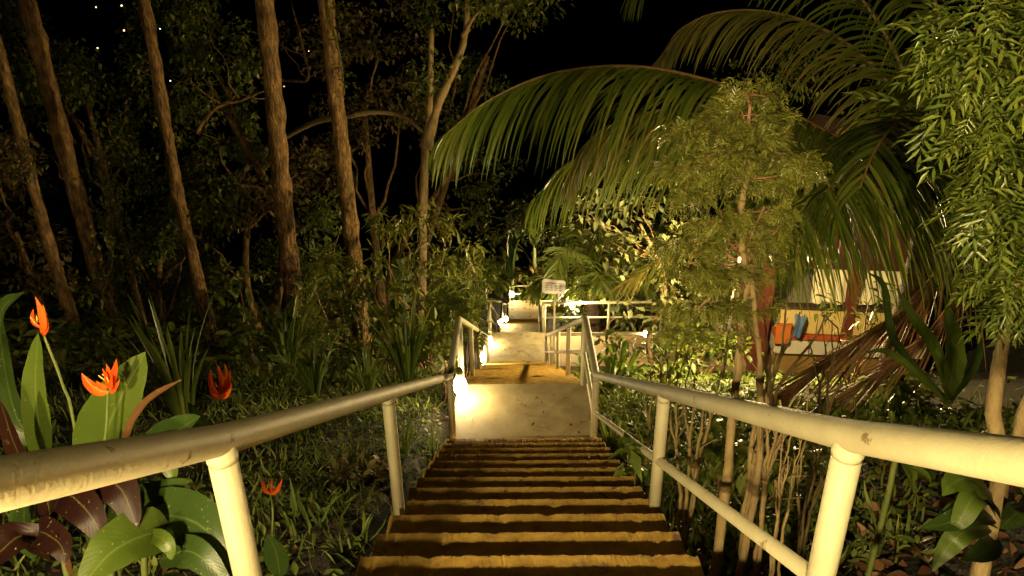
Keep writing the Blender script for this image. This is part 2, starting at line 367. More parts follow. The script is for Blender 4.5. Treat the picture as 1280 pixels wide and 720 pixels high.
# ------------------------------------------------------------------ path slabs and steps
def slab(y0, y1, z, hw=.655, name='landing', x0=None, x1=None, th=.3, mat='slab'):
    mb = MB(); ny = 14; nxx = 8
    for j in range(ny+1):
        pass
    a = cx((y0+y1)/2)
    X0 = a-hw if x0 is None else x0; X1 = a+hw if x1 is None else x1
    b = .015
    v = [(X0, y0, z-th), (X1, y0, z-th), (X1, y1, z-th), (X0, y1, z-th), (X0, y0, z-b), (X1, y0, z-b), (X1, y1, z-b), (X0, y1, z-b),
         (X0+b, y0+b, z), (X1-b, y0+b, z), (X1-b, y1-b, z), (X0+b, y1-b, z)]
    f = [(8, 9, 10, 11), (0, 1, 5, 4), (1, 2, 6, 5), (2, 3, 7, 6), (3, 0, 4, 7), (4, 5, 9, 8), (5, 6, 10, 9), (6, 7, 11, 10), (7, 4, 8, 11)]
    mb.add(v, f)
    return kind(mb.build(name, mat, smooth=False), 'structure')
slab(5.13, 6.26, -3.87); slab(13.21, 14.82, -7.78); slab(20.0, 21.3, -10.88); slab(25.6, 27.6, -13.0)
slab(27.0, 27.6, -13.0, name='side_path', x0=.84, x1=5)
slab(13.25, 14.8, -7.786, name='branch_path', x0=.58, x1=5.2, mat='wallstone', th=.42)

def step_mesh(w, y0, y1, z, xc, detail):
    """one concrete step: top at z from y0 back to the worn nose at y1"""
    mb = MB(); n = 170 if detail else 6
    x = np.linspace(-w/2, w/2, n)
    ph = rng.uniform(0, 9, 6)
    def nz(x, a): return a*(np.sin(x*7+ph[0])*.15+np.sin(x*27+ph[1])*.12+np.sin(x*61+ph[2])*.3+np.sin(x*97+ph[3])*.35+rng.normal(0, .95, len(x)))*.5
    a = .004 if detail else 0
    chip = np.zeros(n)
    if detail:
        for _ in range(rng.integers(1, 4)):
            c = rng.uniform(-w/2, w/2); chip += .009*np.exp(-((x-c)/.014)**2)*rng.uniform(.4, 1)
    prof_ = [(y0, -.24), (y0, 0), (y1-.05, 0), (y1-.012, -.003), (y1, -.014), (y1-.004, -.05), (y1-.012, -.24)]
    V = []
    for k, (yy, dz) in enumerate(prof_):
        oy = nz(x, a) if 2 <= k <= 5 else np.zeros(n); oz = nz(x, a*.45) if 1 <= k <= 4 else np.zeros(n)
        if 3 <= k <= 4: oy = oy-chip; oz = oz-chip*.5
        V.append(np.stack([xc+x, yy+oy, z+dz+oz], 1))
    K = len(prof_); V = np.concatenate(V)
    f = [(k*n+i, k*n+i+1, (k+1)*n+i+1, (k+1)*n+i) for k in range(K-1) for i in range(n-1)]
    f += [tuple(k*n for k in range(K-1, -1, -1)), tuple(k*n+n-1 for k in range(K))]
    f = [q[::-1] for q in f]
    mb.add(V, f); return mb
def flight(y0, z0, y1, z1, n, label, detail=False):
    """n steps from (y0,z0) at the top to the slab z1 that starts at y1"""
    t = thing('stair_flight', label, 'stairs', (float(cx(y0)), y0, z0))
    tr = (y1-y0)/n; rs = (z0-z1)/(n+1)
    for k in range(n):
        ya = y0+tr*k
        step_mesh(1.33-(.014*(n-1-k) if detail else 0), ya-.006, ya+tr, z0-rs*(k+1), float(cx(ya+tr/2)), detail).build('step', 'step', t, smooth=False)
    return t
nst = 24
flight(5.13-.29*nst, -3.87+.165*(nst+1), 5.13, -3.87, nst, 'long nearest flight of worn ochre concrete steps going down to the first landing', True)
flight(6.26, -3.87, 13.21, -7.78, 23, 'ochre flight of steps between the first and second landings')
flight(14.82, -7.78, 20.0, -10.88, 17, 'flight of steps between the second and third landings')
flight(21.3, -10.88, 25.6, -13.0, 12, 'farthest flight of steps down to the lowest leaf strewn landing')

# ------------------------------------------------------------------ railings
H = .743
def rail_z(y): return float(np.interp(y, [-3.2, 0.2, 5.18, 6.23, 13.21, 14.79, 20, 21.28, 25.6, 27.6], [-.87, -1.03, -3.87, -3.87, -7.78, -7.78, -10.88, -10.88, -13., -13.]))
def flz(y): return -3.87-(y-5.18)*.569 if y < 5.18 else float(prof(y))
def round_poly(pts, r=.07, n=5):
    pts = [np.asarray(p, float) for p in pts]; out = [pts[0]]
    for a, b, c in zip(pts, pts[1:], pts[2:]):
        d1 = nrm(a-b); d2 = nrm(c-b); q = min(r, np.linalg.norm(a-b)*.45, np.linalg.norm(c-b)*.45)
        for t in np.linspace(0, 1, n):
            s = b+d1*q; e = b+d2*q; out.append((1-t)**2*s+2*t*(1-t)*b+t*t*e)
    out.append(pts[-1]); return np.array(out)
def railing(label, tops, posts, mid=None, r=.0315, pr=.0285, mr=.020, group=None):
    """tops: polyline of ground points below the rail; posts: ground points"""
    base = posts[0]; t = thing('metal_railing', label, 'railing', base, group)
    up = np.array([0, 0, H])
    mb = MB(); tube(mb, round_poly([np.asarray(p)+up for p in tops]), r, 16)
    if np.linalg.norm(np.asarray(tops[0])) < 9:
        for p in posts[:5]:           # weld collars under the rail
            q = np.asarray(p)+up
    mb.build('top_rail', 'rail', t)
    if mid:
        mb = MB(); tube(mb, round_poly([np.asarray(p)+up*.5 for p in mid], .05), mr, 12); mb.build('mid_rail', 'rail', t)
    for p in posts:
        p = np.asarray(p, float); mb = MB()
        tube(mb, [p-np.array([0, 0, .12]), p+up*.5, p+up*.99], pr, 14); tube(mb, [p+up*(1-(r+.016)/H), p+up*(1-(r+.008)/H), p+up*(1-(r-.004)/H)], [pr*1.01, pr*1.06, pr*1.08], 14)
        mb.build('post', 'rail', t)
    return t
HW = .605
def side(s, ys): return [np.array([float(cx(y))+s*HW, y, flz(y)]) for y in ys]
left_posts = side(-1, [-1.97, -.41, 1.15, 2.71, 5.18, 6.23, 7.97, 9.72, 11.95, 13.21])
left_posts[1] = np.array([-.628, -.41, flz(-.41)])
left_rail = railing('long cream railing without mid rail on the left of the near steps', [side(-1, [-1.97])[0]+[0, 0, .06], side(-1, [-.41])[0]+[0, 0, .07]]+side(-1, [1.15, 5.18, 6.23, 13.21]), left_posts)
right_rail = railing('long cream railing with lower bar on the right of the near steps', [side(1, [-1.97])[0]+[0, 0, .08], side(1, [-.41])[0]+[0, 0, .085]]+side(1, [1.15, 5.18, 6.23, 13.21]),
                     side(1, [-1.97, -.41, 1.15, 2.71, 5.18, 6.23, 7.97, 9.72, 11.46, 13.21]), side(1, [-1.97, 5.18, 6.23, 13.21]))
railing('lower left railing running down from the second landing past three lamps', side(-1, [13.9, 14.79, 20., 21.28, 23.4]), side(-1, [14.3, 14.79, 17.4, 20.1, 21.28, 23.4]), side(-1, [14.79, 20., 21.28, 23.4]))
railing('lower right railing down the flight below the path junction', side(1, [14.79, 20., 21.28, 25.6, 26.6]), side(1, [15.2, 17.4, 20., 21.28, 23.4, 25.6, 26.6]), side(1, [14.79, 20., 21.28, 25.6, 26.6]))
zb = -7.78
def bp(x, y): return np.array([x, y, zb])
bx = float(cx(14.8))+HW
railing('far white railing with two bars along the branch path', [bp(bx, 14.79), bp(4.6, 14.79)], [bp(bx+.03, 14.79), bp(2.0, 14.79), bp(3.2, 14.79), bp(4.6, 14.79)], [bp(bx, 14.79), bp(4.6, 14.79)])
railing('near white railing along the branch path with lily plants below', [bp(bx+.15, 13.27), bp(4.6, 13.27)], [bp(bx+.75, 13.27), bp(2.75, 13.27), bp(4.5, 13.27)])
ze = -13.0; xe = float(cx(27))
railing('white two bar railing closing the far end of the path', [(xe-HW, 27.45, ze), (3.6, 27.45, ze)], [(xe-HW, 27.45, ze), (xe+HW, 27.45, ze), (xe+1.9, 27.45, ze), (3.5, 27.45, ze)], [(xe-HW, 27.45, ze), (3.6, 27.45, ze)])
# handrail of the side steps seen beyond the branch path
railing('white railing going down behind the branch path', [(1.3, 17.3, -8.6), (2.6, 17.3, -8.6), (5.2, 16.6, -9.1)], [(1.35, 17.3, -8.6), (2.6, 17.3, -8.6), (4.0, 16.95, -8.85), (5.2, 16.6, -9.1)], [(1.3, 17.3, -8.6), (2.6, 17.3, -8.6), (5.2, 16.6, -9.1)])

# ------------------------------------------------------------------ lamps
def lamp(c, post, label, mat='bulb', k=1.45):
    c = np.asarray(c, float); post = np.asarray(post, float)
    t = thing('path_lamp', label, 'lamp', c, 'bulb lamps along the path')
    mb = MB(); ellipsoid(mb, c, (.047*k, .047*k, .075*k), 14, 9, lambda z: 1-.28*max(z, 0)); mb.build('bulb', mat, t)
    mb = MB(); tube(mb, [c+[0, 0, .062*k], c+[0, 0, .10*k], c+[0, 0, .125*k]], [.024*k, .026*k, .018*k], 12); mb.build('socket', 'rail', t)
    mb = MB(); a = c+[0, 0, .118*k]; b = np.array([post[0], post[1], a[2]+.02]); tube(mb, spline([a, (a+b)/2+[0, 0, .02], b], 6), .0055, 6); mb.build('bracket', 'metal', t)
    return t
lamp((-.72, -1.76, .60), left_posts[0], 'bulb lamp on the topmost left railing post at the head of the near steps', 'bulb_near', .8)
lamp((-.585, -.22, flz(-.41)+.16), left_posts[1], 'added small bulb lamp low on the second left railing post, brightening the rail underside', 'bulb_small', 1.0)  # added bulb, gives the left rail its bright underside
def on(y, s=-1): return np.array([float(cx(y))+s*HW, y, flz(y)])
lamp(P(575, 481, 5.98), on(6.23), 'brightest glowing bulb at the foot of the left post of the first landing')
lamp(P(602, 446, 11.85), on(11.95), 'glowing bulb half way up the left railing post before the second landing', 'bulb_sign', 1.3)
lamp(P(612, 425, 14.2), on(14.3), 'small glowing bulb low beside the left edge of the second landing', 'bulb_far')
lamp(P(625.5, 402, 20.1), on(20.1), 'glowing bulb left of the white post on the third landing', 'bulb_far')
lamp(P(632.5, 398.5, 21.2), on(21.28), 'glowing bulb on the last lower left post of the third landing', 'bulb_far')
lamp(P(640.5, 368, 27.38), (xe-HW, 27.45, ze), 'glowing bulb on the corner post of the farthest railing', 'bulb_far', 1.8)
lamp((xe+1.75, 27.62, ze+.42), (xe+1.9, 27.45, ze), 'added bulb on the farthest railing beyond the notice board, lighting the plants behind', 'bulb_added', .8)  # unseen lamp, added to light the plants past the railing
lamp((3.1, 27.62, ze+.42), (3.5, 27.45, ze), 'added bulb near the right end of the farthest railing, lighting the foliage beyond', 'bulb_added', .8)  # another added lamp, brightens the central background foliage
lamp(P(715, 384, 14.65), (1.15, 14.79, zb), 'glowing bulb on the far branch railing right of the notice board post', 'bulb_branch', .6)
lamp(P(807, 417, 13.2), (2.75, 13.27, zb), 'white glowing bulb on the railing post behind the small pale leaved tree', 'bulb', 1.0)

# ------------------------------------------------------------------ sign
sb = P(692, 466, 12.95)
t = thing('notice_sign', 'small white rounded notice board on a thin post beside the second landing', 'sign', sb)
top = P(692, 366, 12.95); top[0] = sb[0]
mb = MB(); tube(mb, [sb-[0, 0, .5], top+[0, 0, .1]], .022, 10); mb.build('post', 'rail', t)
def rrect(mb, c, w, h, th, r):
    pts = []
    for (sx, sz, a0) in ((1, 1, 0), (-1, 1, 90), (-1, -1, 180), (1, -1, 270)):
        for a in np.linspace(a0, a0+90, 6):
            pts.append((c[0]+sx*(w/2-r)+r*math.cos(math.radians(a)), c[2]+sz*(h/2-r)+r*math.sin(math.radians(a))))
    n = len(pts); V = [(x, c[1]-th/2, z) for x, z in pts]+[(x, c[1]+th/2, z) for x, z in pts]
    f = [tuple(range(n))[::1], tuple(range(2*n-1, n-1, -1))]+[(i, i+n, (i+1) % n+n, (i+1) % n) for i in range(n)]
    mb.add(V, f)
bc = P(693, 358.5, 12.9)
mb = MB(); rrect(mb, bc, .46, .30, .02, .055); bo = mb.build('board', 'signwhite', t, smooth=False)
mb = MB(); x = bc[0]-.165
while x < bc[0]+.04:
    w = rng.uniform(.008, .015); box(mb, x, x+w, bc[1]-.0135, bc[1]-.0125, bc[2]+.068, bc[2]+.068+rng.uniform(.016, .022)); x += w+.004
mb.build('heading', 'signred', bo, smooth=False)
mb = MB()
for r in range(3):
    for c in range(4):
        x = bc[0]-.165+c*.09
        for q in range(4):
            w = rng.uniform(.007, .014); box(mb, x, x+w, bc[1]-.0135, bc[1]-.0125, bc[2]+.018-r*.047, bc[2]+.018-r*.047+rng.uniform(.012, .02)); x += w+.004
for q in range(3): box(mb, bc[0]+.1+q*.02, bc[0]+.114+q*.02, bc[1]-.0135, bc[1]-.0125, bc[2]+.07, bc[2]+.08)
mb.build('small_print', 'signgrey', bo, smooth=False)

t.rotation_euler[2] = math.radians(-13)
# ------------------------------------------------------------------ house on the right
def frame_box(o, ax, ay, x0, x1, y0, y1, z0, z1, mb):
    V = []
    for z in (z0, z1):
        for (x, y) in ((x0, y0), (x1, y0), (x1, y1), (x0, y1)): V.append(o+ax*x+ay*y+UPV*z)
    mb.add(V, [(0, 3, 2, 1), (4, 5, 6, 7), (0, 1, 5, 4), (1, 2, 6, 5), (2, 3, 7, 6), (3, 0, 4, 7)])
HO = P(938, 440, 13.0); ang = math.radians(-6)
ax = np.array([math.cos(ang), math.sin(ang), 0]); ay = np.array([-math.sin(ang), math.cos(ang), 0])
house = thing('open_house', 'open fronted house with yellow walls, orange striped ledge and maroon posts', 'building', [HO[0], HO[1], HO[2]-1.2])
def hb(name, mat, x0, x1, y0, y1, z0, z1, parent=None):
    mb = MB(); frame_box(HO, ax, ay, x0, x1, y0, y1, z0, z1, mb); return mb.build(name, mat, parent or house, smooth=False)
LW = 3.25
hb('plinth', 'ochre', .55, LW, .12, 4.5, -1.6, -.02)
hb('base_band', 'maroon', .5, LW+.05, .07, .115, -1.6, -.75)
lg = hb('ledge', 'white', .45, LW+.1, 0, 4.6, 0, .29)
hb('stripe', 'redpaint', .44, LW+.11, -.012, .4, .33, .40, lg)
hb('parapet', 'yellow', .5, LW, .06, .2, .445, .97)
hb('parapet_cap', 'roof', .47, LW+.03, .03, .23, .975, 1.04)
hb('counter', 'yellow', 1.6, LW, 1.0, 1.3, .9, 1.28)
hb('back_wall', 'yellow', .5, LW, 4.3, 4.5, .3, 3.6)
for xx in (0.02, 1.70, 2.95): hb('corner_post', 'maroon', xx, xx+(.28 if xx < .1 else .2), .02, .3, -1.6 if xx < .1 else .3, 1.868)
hb('beam', 'darkmaroon', -.05, LW+.1, .0, .34, 1.87, 2.75)
for q, (xa, xb) in enumerate(((1.02, 1.68), (1.92, 2.94))):
    mb = MB(); n = 24; V = []
    for i in range(n):
        x = xa+(xb-xa)*i/(n-1)
        for z, yy in ((1.86, .16), (1.5, .12), (1.14, .05)):
            V.append(HO+ax*x+ay*(yy+.035*math.sin(i*.9)*(2.1-z))+UPV*(z-.03*math.sin(i*.45+q)*(2.1-z)))
    mb.add(V, [(i*3+k, i*3+k+1, i*3+k+4, i*3+k+3) for i in range(n-1) for k in range(2)])
    mb.build('rolled_blind', 'cream', house)
rf = MB(); V = []
for (x, y, z) in ((-.5, -.6, 2.76), (LW+.6, -.6, 2.76), (LW+.6, 5, 2.76), (-.5, 5, 2.76), (1.2, 2.2, 4.4), (LW-.9, 2.2, 4.2)): V.append(HO+ax*x+ay*y+UPV*z)
rf.add(V, [(0, 1, 5, 4), (1, 2, 5), (2, 3, 4, 5), (3, 0, 4), (3, 2, 1, 0)]); rf.build('roof', 'roof', house, smooth=False)
hb('side_wall', 'maroon', .02, .16, .35, 4.5, -1.6, 1.0)
# orange board and the blue cloth over it, at the post
t = thing('orange_board', 'orange board standing on the ledge against the maroon corner post', 'board', HO+ax*.62+UPV*.3)
mb = MB(); frame_box(HO, ax, ay, .4, .68, -.16, -.12, .30, .70, mb); mb.build('panel', 'orangepaint', t, smooth=False)
mb = MB(); frame_box(HO, ax, ay, .38, .70, -.165, -.115, .703, .74, mb); mb.build('top_edge', 'redpaint', t, smooth=False)
mb = MB(); n = 12; V = []
for i in range(n):
    x = .70+.20*i/(n-1)
    for z, yy in ((.92, -.10), (.82, -.20), (.65, -.22), (.50, -.215)):
        V.append(HO+ax*(x+.02*math.sin(z*9))+ay*(yy+.02*math.sin(i*1.3))+UPV*(z+.03*math.sin(i*.7)))
mb.add(V, [(i*4+k, i*4+k+1, i*4+k+5, i*4+k+4) for i in range(n-1) for k in range(3)])
o = mb.build('towel', 'blue', None, origin=V[0]); tag(o, 'blue cloth hanging beside the orange board on the yellow house', 'towel')
gl = P(922, 322, 9.4); gg = ground_at(gl[0], gl[1])  # unseen lamp, added to light the left trunks, bushes and house front
t = thing('added_lamp', 'added lamp on a thin pole behind the fine leaved tree, lighting trunks and house', 'lamp', gg)
mb = MB(); tube(mb, [gg-[0, 0, .2], gl-[0, 0, .06]], .022, 10); mb.build('pole', 'metal', t)
mb = MB(); ellipsoid(mb, gl, (.06, .06, .07), 14, 9); mb.build('bulb', 'bulb_added', t)
mb = MB(); tube(mb, [gl+[0, 0, .07], gl+[0, 0, .10], gl+[0, 0, .14]], [.05, .16, .02], 14); mb.build('shade', 'metal', t)

# ------------------------------------------------------------------ palms
def frond(ctrl, parent, n=80, ll=.9, lw=.032, mat='frond', rad=.02, drop=1.0, upl=.0, start=.12, along=.55, across=.85, rmat='rachis', side_bias=0, seg=6, jit=.12, profile=.45, swing=None, both=True):
    p = spline(ctrl, 60); t = nrm(np.gradient(p, axis=0)); L = np.cumsum(np.r_[0, np.linalg.norm(np.diff(p, axis=0), axis=1)]); L /= L[-1]
    mb = MB()
    for i in range(n):
        s = start+(1-start)*(i+.5)/n
        b = np.array([np.interp(s, L, p[:, k]) for k in range(3)]); T = nrm(np.array([np.interp(s, L, t[:, k]) for k in range(3)]))
        sd = nrm(np.cross(T, UPV)); env = max(.12, math.sin(math.pi*min(1, (s*.92+.06)))**profile)
        for q in (-1, 1):
            if rng.random() < .02: continue
            l = ll*env*rng.uniform(1-jit, 1+jit*.6)
            d = nrm(sd*q*(across+side_bias*q)+T*(along+.5*s)+UPV*(upl)+rng.normal(0, .06, 3))
            g = drop*rng.uniform(.8, 1.15)
            pts = [b]; dd = d.copy()
            for k in range(seg):
                dd = nrm(dd+np.array([0, 0, -1.])*g*(.18+.5*k/seg)+(swing if swing is not None else 0))
                pts.append(pts[-1]+dd*l/seg)
            pts = np.array(pts); w = lw*np.array([.55, 1, 1, .9, .7, .42, .06])[:seg+1]*rng.uniform(.8, 1.15)
            tt = nrm(np.gradient(pts, axis=0)); xx = nrm(np.cross(tt, np.cross(T, tt)+rng.normal(0, .25, 3)))
            nn = np.cross(xx, tt)
            V = np.stack([pts-xx*w[:, None]/2, pts-nn*w[:, None]*.18, pts+xx*w[:, None]/2], 1).reshape(-1, 3)
            mb.add(V, [(k*3+a, k*3+a+1, k*3+a+4, k*3+a+3) for k in range(seg) for a in range(2)])
    f = mb.build('frond', mat, parent)
    mb = MB(); tube(mb, p, np.linspace(rad, rad*.2, len(p)), 8); mb.build('rachis', rmat, f)
    return f
def PP(l): return [P(*a) for a in l]
cr = P(1168, 225, 6.5)
pb = ground_at(cr[0]+.25, cr[1]+.3)
palm = thing('coconut_palm', 'large coconut palm arching its long fronds over the path from the right', 'palm', pb)
mb = MB(); tube(mb, spline([pb-[0, 0, .3], pb+[-.05, 0, .8], cr-[-.05, 0, .9], cr], 24), np.linspace(.17, .10, 24)*(1+.05*np.cos(np.arange(24)*2.5)), 14); mb.build('trunk', 'dead_trunk', palm)
C0 = (1168, 225, 6.5)
frond(PP([C0, (1060, 178, 6.3), (965, 130, 6.05), (880, 99, 5.85), (790, 83, 5.65), (695, 91, 5.45), (612, 125, 5.35), (552, 172, 5.3)]), palm, 132, 1.18, .027, 'frond', .022, .85, jit=.14, along=.8)
frond(PP([C0, (1060, 205, 6.8), (955, 182, 6.9), (860, 172, 6.95), (775, 178, 7), (712, 203, 7), (668, 248, 7.0)]), palm, 116, 1.15, .028, 'frond', .020, .95, along=.75)
frond(PP([C0, (1075, 190, 6.6), (985, 152, 6.5), (900, 138, 6.4), (815, 140, 6.4), (750, 165, 6.4), (712, 215, 6.4)]), palm, 104, 1.0, .026, 'frondolive', .020, .95, along=.75)
frond(PP([C0, (1140, 205, 5.9), (1100, 205, 5.2), (1060, 215, 4.7), (1030, 240, 4.4)]), palm, 84, 1.3, .036, 'frond', .02, 1.3, profile=.22, across=.4, along=.2, swing=np.array([.18, 0, 0]))
frond(PP([C0, (1120, 196, 6.1), (1060, 186, 5.7), (1010, 190, 5.3), (975, 205, 5.0), (950, 232, 4.8)]), palm, 104, 1.5, .04, 'frond', .022, 1.3, profile=.22, across=.35, along=.2, swing=np.array([.2, 0, 0]))
frond(PP([C0, (1125, 120, 7.0), (1045, 45, 7.4), (955, 14, 7.6), (872, 24, 7.7), (820, 78, 7.7)]), palm, 80, 1.0, .03, 'frondolive', .022, .8)
frond(PP([C0, (1130, 90, 6.9), (1060, -20, 7.3), (960, -80, 7.6), (850, -70, 7.8), (790, -10, 7.8)]), palm, 70, 1.05, .03, 'frond', .022, .8)
frond(PP([C0, (1185, 90, 6.6), (1150, -40, 6.8), (1060, -110, 7), (960, -60, 7.2)]), palm, 70, 1.2, .034, 'frond', .022, .9)
frond(PP([C0, (1220, 140, 6.4), (1265, 60, 6.2), (1330, 40, 6), (1400, 110, 5.9)]), palm, 60, 1.1, .034, 'frond', .022, .9)
frond(PP([C0, (1150, 170, 5.9), (1130, 150, 5.3), (1110, 165, 4.8), (1090, 195, 4.5), (1075, 235, 4.3)]), palm, 60, 1.15, .034, 'frond', .022, 1.0, swing=np.array([.10, 0, 0]))
frond(PP([C0, (1090, 235, 6.9), (1010, 240, 7.3), (940, 260, 7.5), (865, 300, 7.5), (768, 364, 7.4)]), palm, 60, .55, .03, 'frondolive', .018, .25)
frond(PP([C0, (1190, 300, 6.3), (1150, 370, 6.0), (1080, 425, 5.7), (1010, 470, 5.5), (950, 520, 5.4)]), palm, 60, 1.0, .022, 'deadfrond', .02, .08, rmat='twig', jit=.4, across=.22, along=1.0)
frond(PP([C0, (1215, 300, 6.2), (1190, 390, 5.8), (1120, 450, 5.5), (1050, 500, 5.3), (985, 540, 5.2)]), palm, 56, .9, .02, 'deadfrond', .02, .1, rmat='twig', jit=.5, across=.28, along=1.0)

def small_palm(label, base, h, fr, tr=.12, n=34, ll=.45, mat='frondolive', group=None, rad=.014, lw=.03):
    t = thing('small_palm', label, 'palm', base, group)
    c = base+np.array([0, 0, h])
    mb = MB(); tube(mb, spline([base-[0, 0, .2], base+[.02, 0, h*.5], c], 16), np.linspace(tr, tr*.8, 16)*(1+.1*np.cos(np.arange(16)*2.6)), 12); mb.build('trunk', 'dead_trunk', t)
    for (dx, dy, dz, l) in fr:
        d = nrm(np.array([dx, dy, 0])); e = np.array([dx, dy, 0])
        pts = [c, c+e*.35*l+UPV*dz*l*.75, c+e*.7*l+UPV*dz*l*1.0, c+e*l+UPV*(dz*l*.9-.15*l)]
        frond(pts, t, n, ll, lw, mat, rad, .7, seg=4)
    return t
b = hit(738, 437); b = P(738, 437, 16.0)
small_palm('small palm with a shaggy dark trunk behind the branch railings', b, 1.35, [(-.9, -.5, .55, 1.7), (.9, -.3, .5, 1.5), (-.35, .2, 1.1, 1.7), (.35, .3, 1.0, 1.6), (-1, .3, .25, 1.6), (.1, -.8, .8, 1.3), (1, .6, .2, 1.4), (-.55, -.7, .9, 1.9), (.6, -.6, .85, 1.8)], .24, 40, .75, mat='leafyellow', lw=.042)

# banana plants at the far end
def banana(label, base, h, leaves, lw=.42, mat='bigleaf', group=None):
    t = thing('banana_plant', label, 'plant', base, group); c = base+UPV*h
    mb = MB(); tube(mb, spline([base-[0, 0, .3], base+UPV*h*.6, c], 10), np.linspace(.13, .07, 10), 10); mb.build('stem', 'stem', t)
    for (dx, dy, dz, l) in leaves:
        e = np.array([dx, dy, 0.]); pts = [c-[0, 0, .3], c+e*.25*l+UPV*dz*l*.6, c+e*.65*l+UPV*dz*l*.95, c+e*l+UPV*dz*l*.75]
        mb = MB(); big_leaf(mb, pts, lw*rng.uniform(.8, 1.1), fold=.35, n=16, wave=.05); mb.build('leaf', mat, t, keep_uv=True)
    return t
gb = lambda u, v, Y: ground_at(P(u, v, Y)[0], Y)
def upto(u, v, Y):                    # ground point below a picture point and the height of that point above it
    p = P(u, v, Y); g = ground_at(p[0], Y); return g, max(.2, p[2]-g[2])
g, h = upto(668, 300, 30); banana('tall banana plant with split drooping leaves beyond the farthest railing', g, h, [(-.9, -.2, .5, 2.2), (-.15, -.4, 1.0, 1.9), (.75, -.1, .35, 1.7), (-.6, .3, .9, 1.9), (.5, .3, .8, 1.8), (.2, -.7, .5, 1.5)], .6)
g, h = upto(605, 345, 27); banana('small banana plant in the dark left of the farthest railing', g, h, [(-.9, -.2, .3, 1.5), (.6, -.3, .6, 1.5), (-.3, .2, 1, 1.3), (.9, .1, .1, 1.2)], .4)
g, h = upto(640, 335, 29); banana('upright dark leaved banana clump behind the farthest railing', g, h*.7, [(-.1, 0, 1.2, 2.1), (.12, -.1, 1.25, 2.0), (.35, 0, 1.1, 1.8), (-.4, .1, 1.0, 1.8)], .55, 'bigdark')
g, h = upto(503, 355, 12.5); banana('single pale torn banana leaf rising from the shrubs beside the path', g, .4, [(.03, -.05, 1.0, h+.25), (.3, .2, .5, .8), (-.4, .1, .5, .8)], .34)

# ------------------------------------------------------------------ trees
def branchy(t, trunk_pts, r0, r1, limbs, crown_fn=None, mat='bark', n=22, name='trunk', sides=14, lump=.05):
    p = spline(trunk_pts, n); mb = MB(); rr = np.linspace(r0, r1, n)*(1+lump*np.sin(np.arange(n)*1.7+rng.uniform(0, 6))+lump*rng.normal(0, .5, n)); rr *= 1+.55*np.exp(-np.arange(n)*(36/n)/3.)
    tube(mb, p, rr, sides)
    q_ = mb.v[0]; ax_ = np.repeat(p, sides, 0); rad_ = q_-ax_; ph_ = rng.uniform(0, 6, 4); z_ = q_[:, 2]; th_ = np.arctan2(rad_[:, 1], rad_[:, 0])
    k_ = .05*np.sin(z_*5+th_*2+ph_[0])+.05*np.sin(z_*11-th_*3+ph_[1])+.04*np.sin(z_*23+th_*5+ph_[2])+.03*rng.normal(0, 1, len(z_))
    for _ in range(5 if n >= 40 else 2):
        c_ = q_[rng.integers(0, len(q_))]; k_ += .22*np.exp(-(np.linalg.norm(q_-c_, axis=1)/(r0*.8))**2)
    mb.v[0] = ax_+rad_*(1+k_)[:, None]; mb.build(name, mat, t)
    for (a, pts, ra) in limbs:
        mb = MB(); q = spline(pts, 14); q[1:] += np.cumsum(rng.normal(0, .006*np.linalg.norm(q[-1]-q[0]), (13, 3)), 0); tube(mb, q, np.linspace(ra, ra*.3, 14), 8); mb.build('limb', mat, t)
def trunk_tree(label, bot, top, Y, wpx, crown=None, mat='bark', topY=None, climb=False):
    bpt = P(*bot, Y); b = ground_at(bpt[0], Y)
    tp = P(*top, topY or Y); depth = np.dot(b-CAM, fw)
    r = wpx/2/FPX*depth
    t = thing('forest_tree', label, 'tree', b, 'tall bare trunks on the left slope')
    ext = tp+(tp-b)*.6
    mid = (b+tp)/2+rng.normal(0, .09, 3)
    branchy(t, [b-[0, 0, .3], mid, tp, ext], r*1.15, r*.85, [], mat=mat, n=60, sides=20, lump=.045)
    mb = MB(); cpos = ext
    for k in range(9): clump_leaves(mb, tmpl_simple(.45, .2), cpos+rng.normal(0, 1, 3)*[1.3, 1.3, .6], [.9, .9, .5], 110, .12)
    mb.build('crown', 'leafdark', t)
    return t, b, tp, r
T5 = trunk_tree('straight pale flecked trunk nearest the path among the tall bare trunks', (455, 445), (407, 0), 11.6, 16.5)
T4 = trunk_tree('thickest dark mossy trunk second from the path among the tall bare trunks', (372, 420), (331, 0), 10.9, 19)
T3 = trunk_tree('slim trunk in the middle of the five tall bare trunks', (275, 462), (180, 0), 10.6, 12.5)
T2 = trunk_tree('rough dark trunk second from the left among the tall bare trunks', (152, 445), (33, 0), 11.0, 17)
T1 = trunk_tree('slim leaning trunk at the far left edge of the picture', (108, 455), (4, 85), 10.2, 12)
def climber(label, T, s0, s1, n, size, tm=None, mat='leafbright', off=1.0):
    _, b, tp, r = T; t0 = b+(tp-b)*s0
    o = MB(); q = rng.uniform(s0, s1, n); ph = rng.uniform(-.6, 2.2, n)
    pos = b+(tp-b)*q[:, None]+np.stack([np.cos(ph)*r*1.1+rng.uniform(0, .18*off, n), -np.abs(np.sin(ph))*r*1.2-.02, rng.normal(0, .05, n)], 1)
    d = nrm(np.stack([rng.uniform(.2, 1, n), rng.uniform(-.8, .2, n), rng.uniform(-.7, .5, n)], 1))
    scatter(o, tm or tmpl_simple(.5, .2), pos, d, nrm(UPV+rdir(n)*.5), size*rng.uniform(.6, 1.3, n))
    sp_ = np.linspace(s0, s1, 30); tube(o, b+(tp-b)*sp_[:, None]+np.stack([r*1.12*np.cos(.4+.8*np.sin(sp_*14)), -r*1.12*np.sin(.4+.8*np.sin(sp_*14)), np.zeros(30)], 1), .012, 5)
    ob = o.build('climbing_plant', mat, None, origin=t0); tag(ob, label, 'climber'); return ob
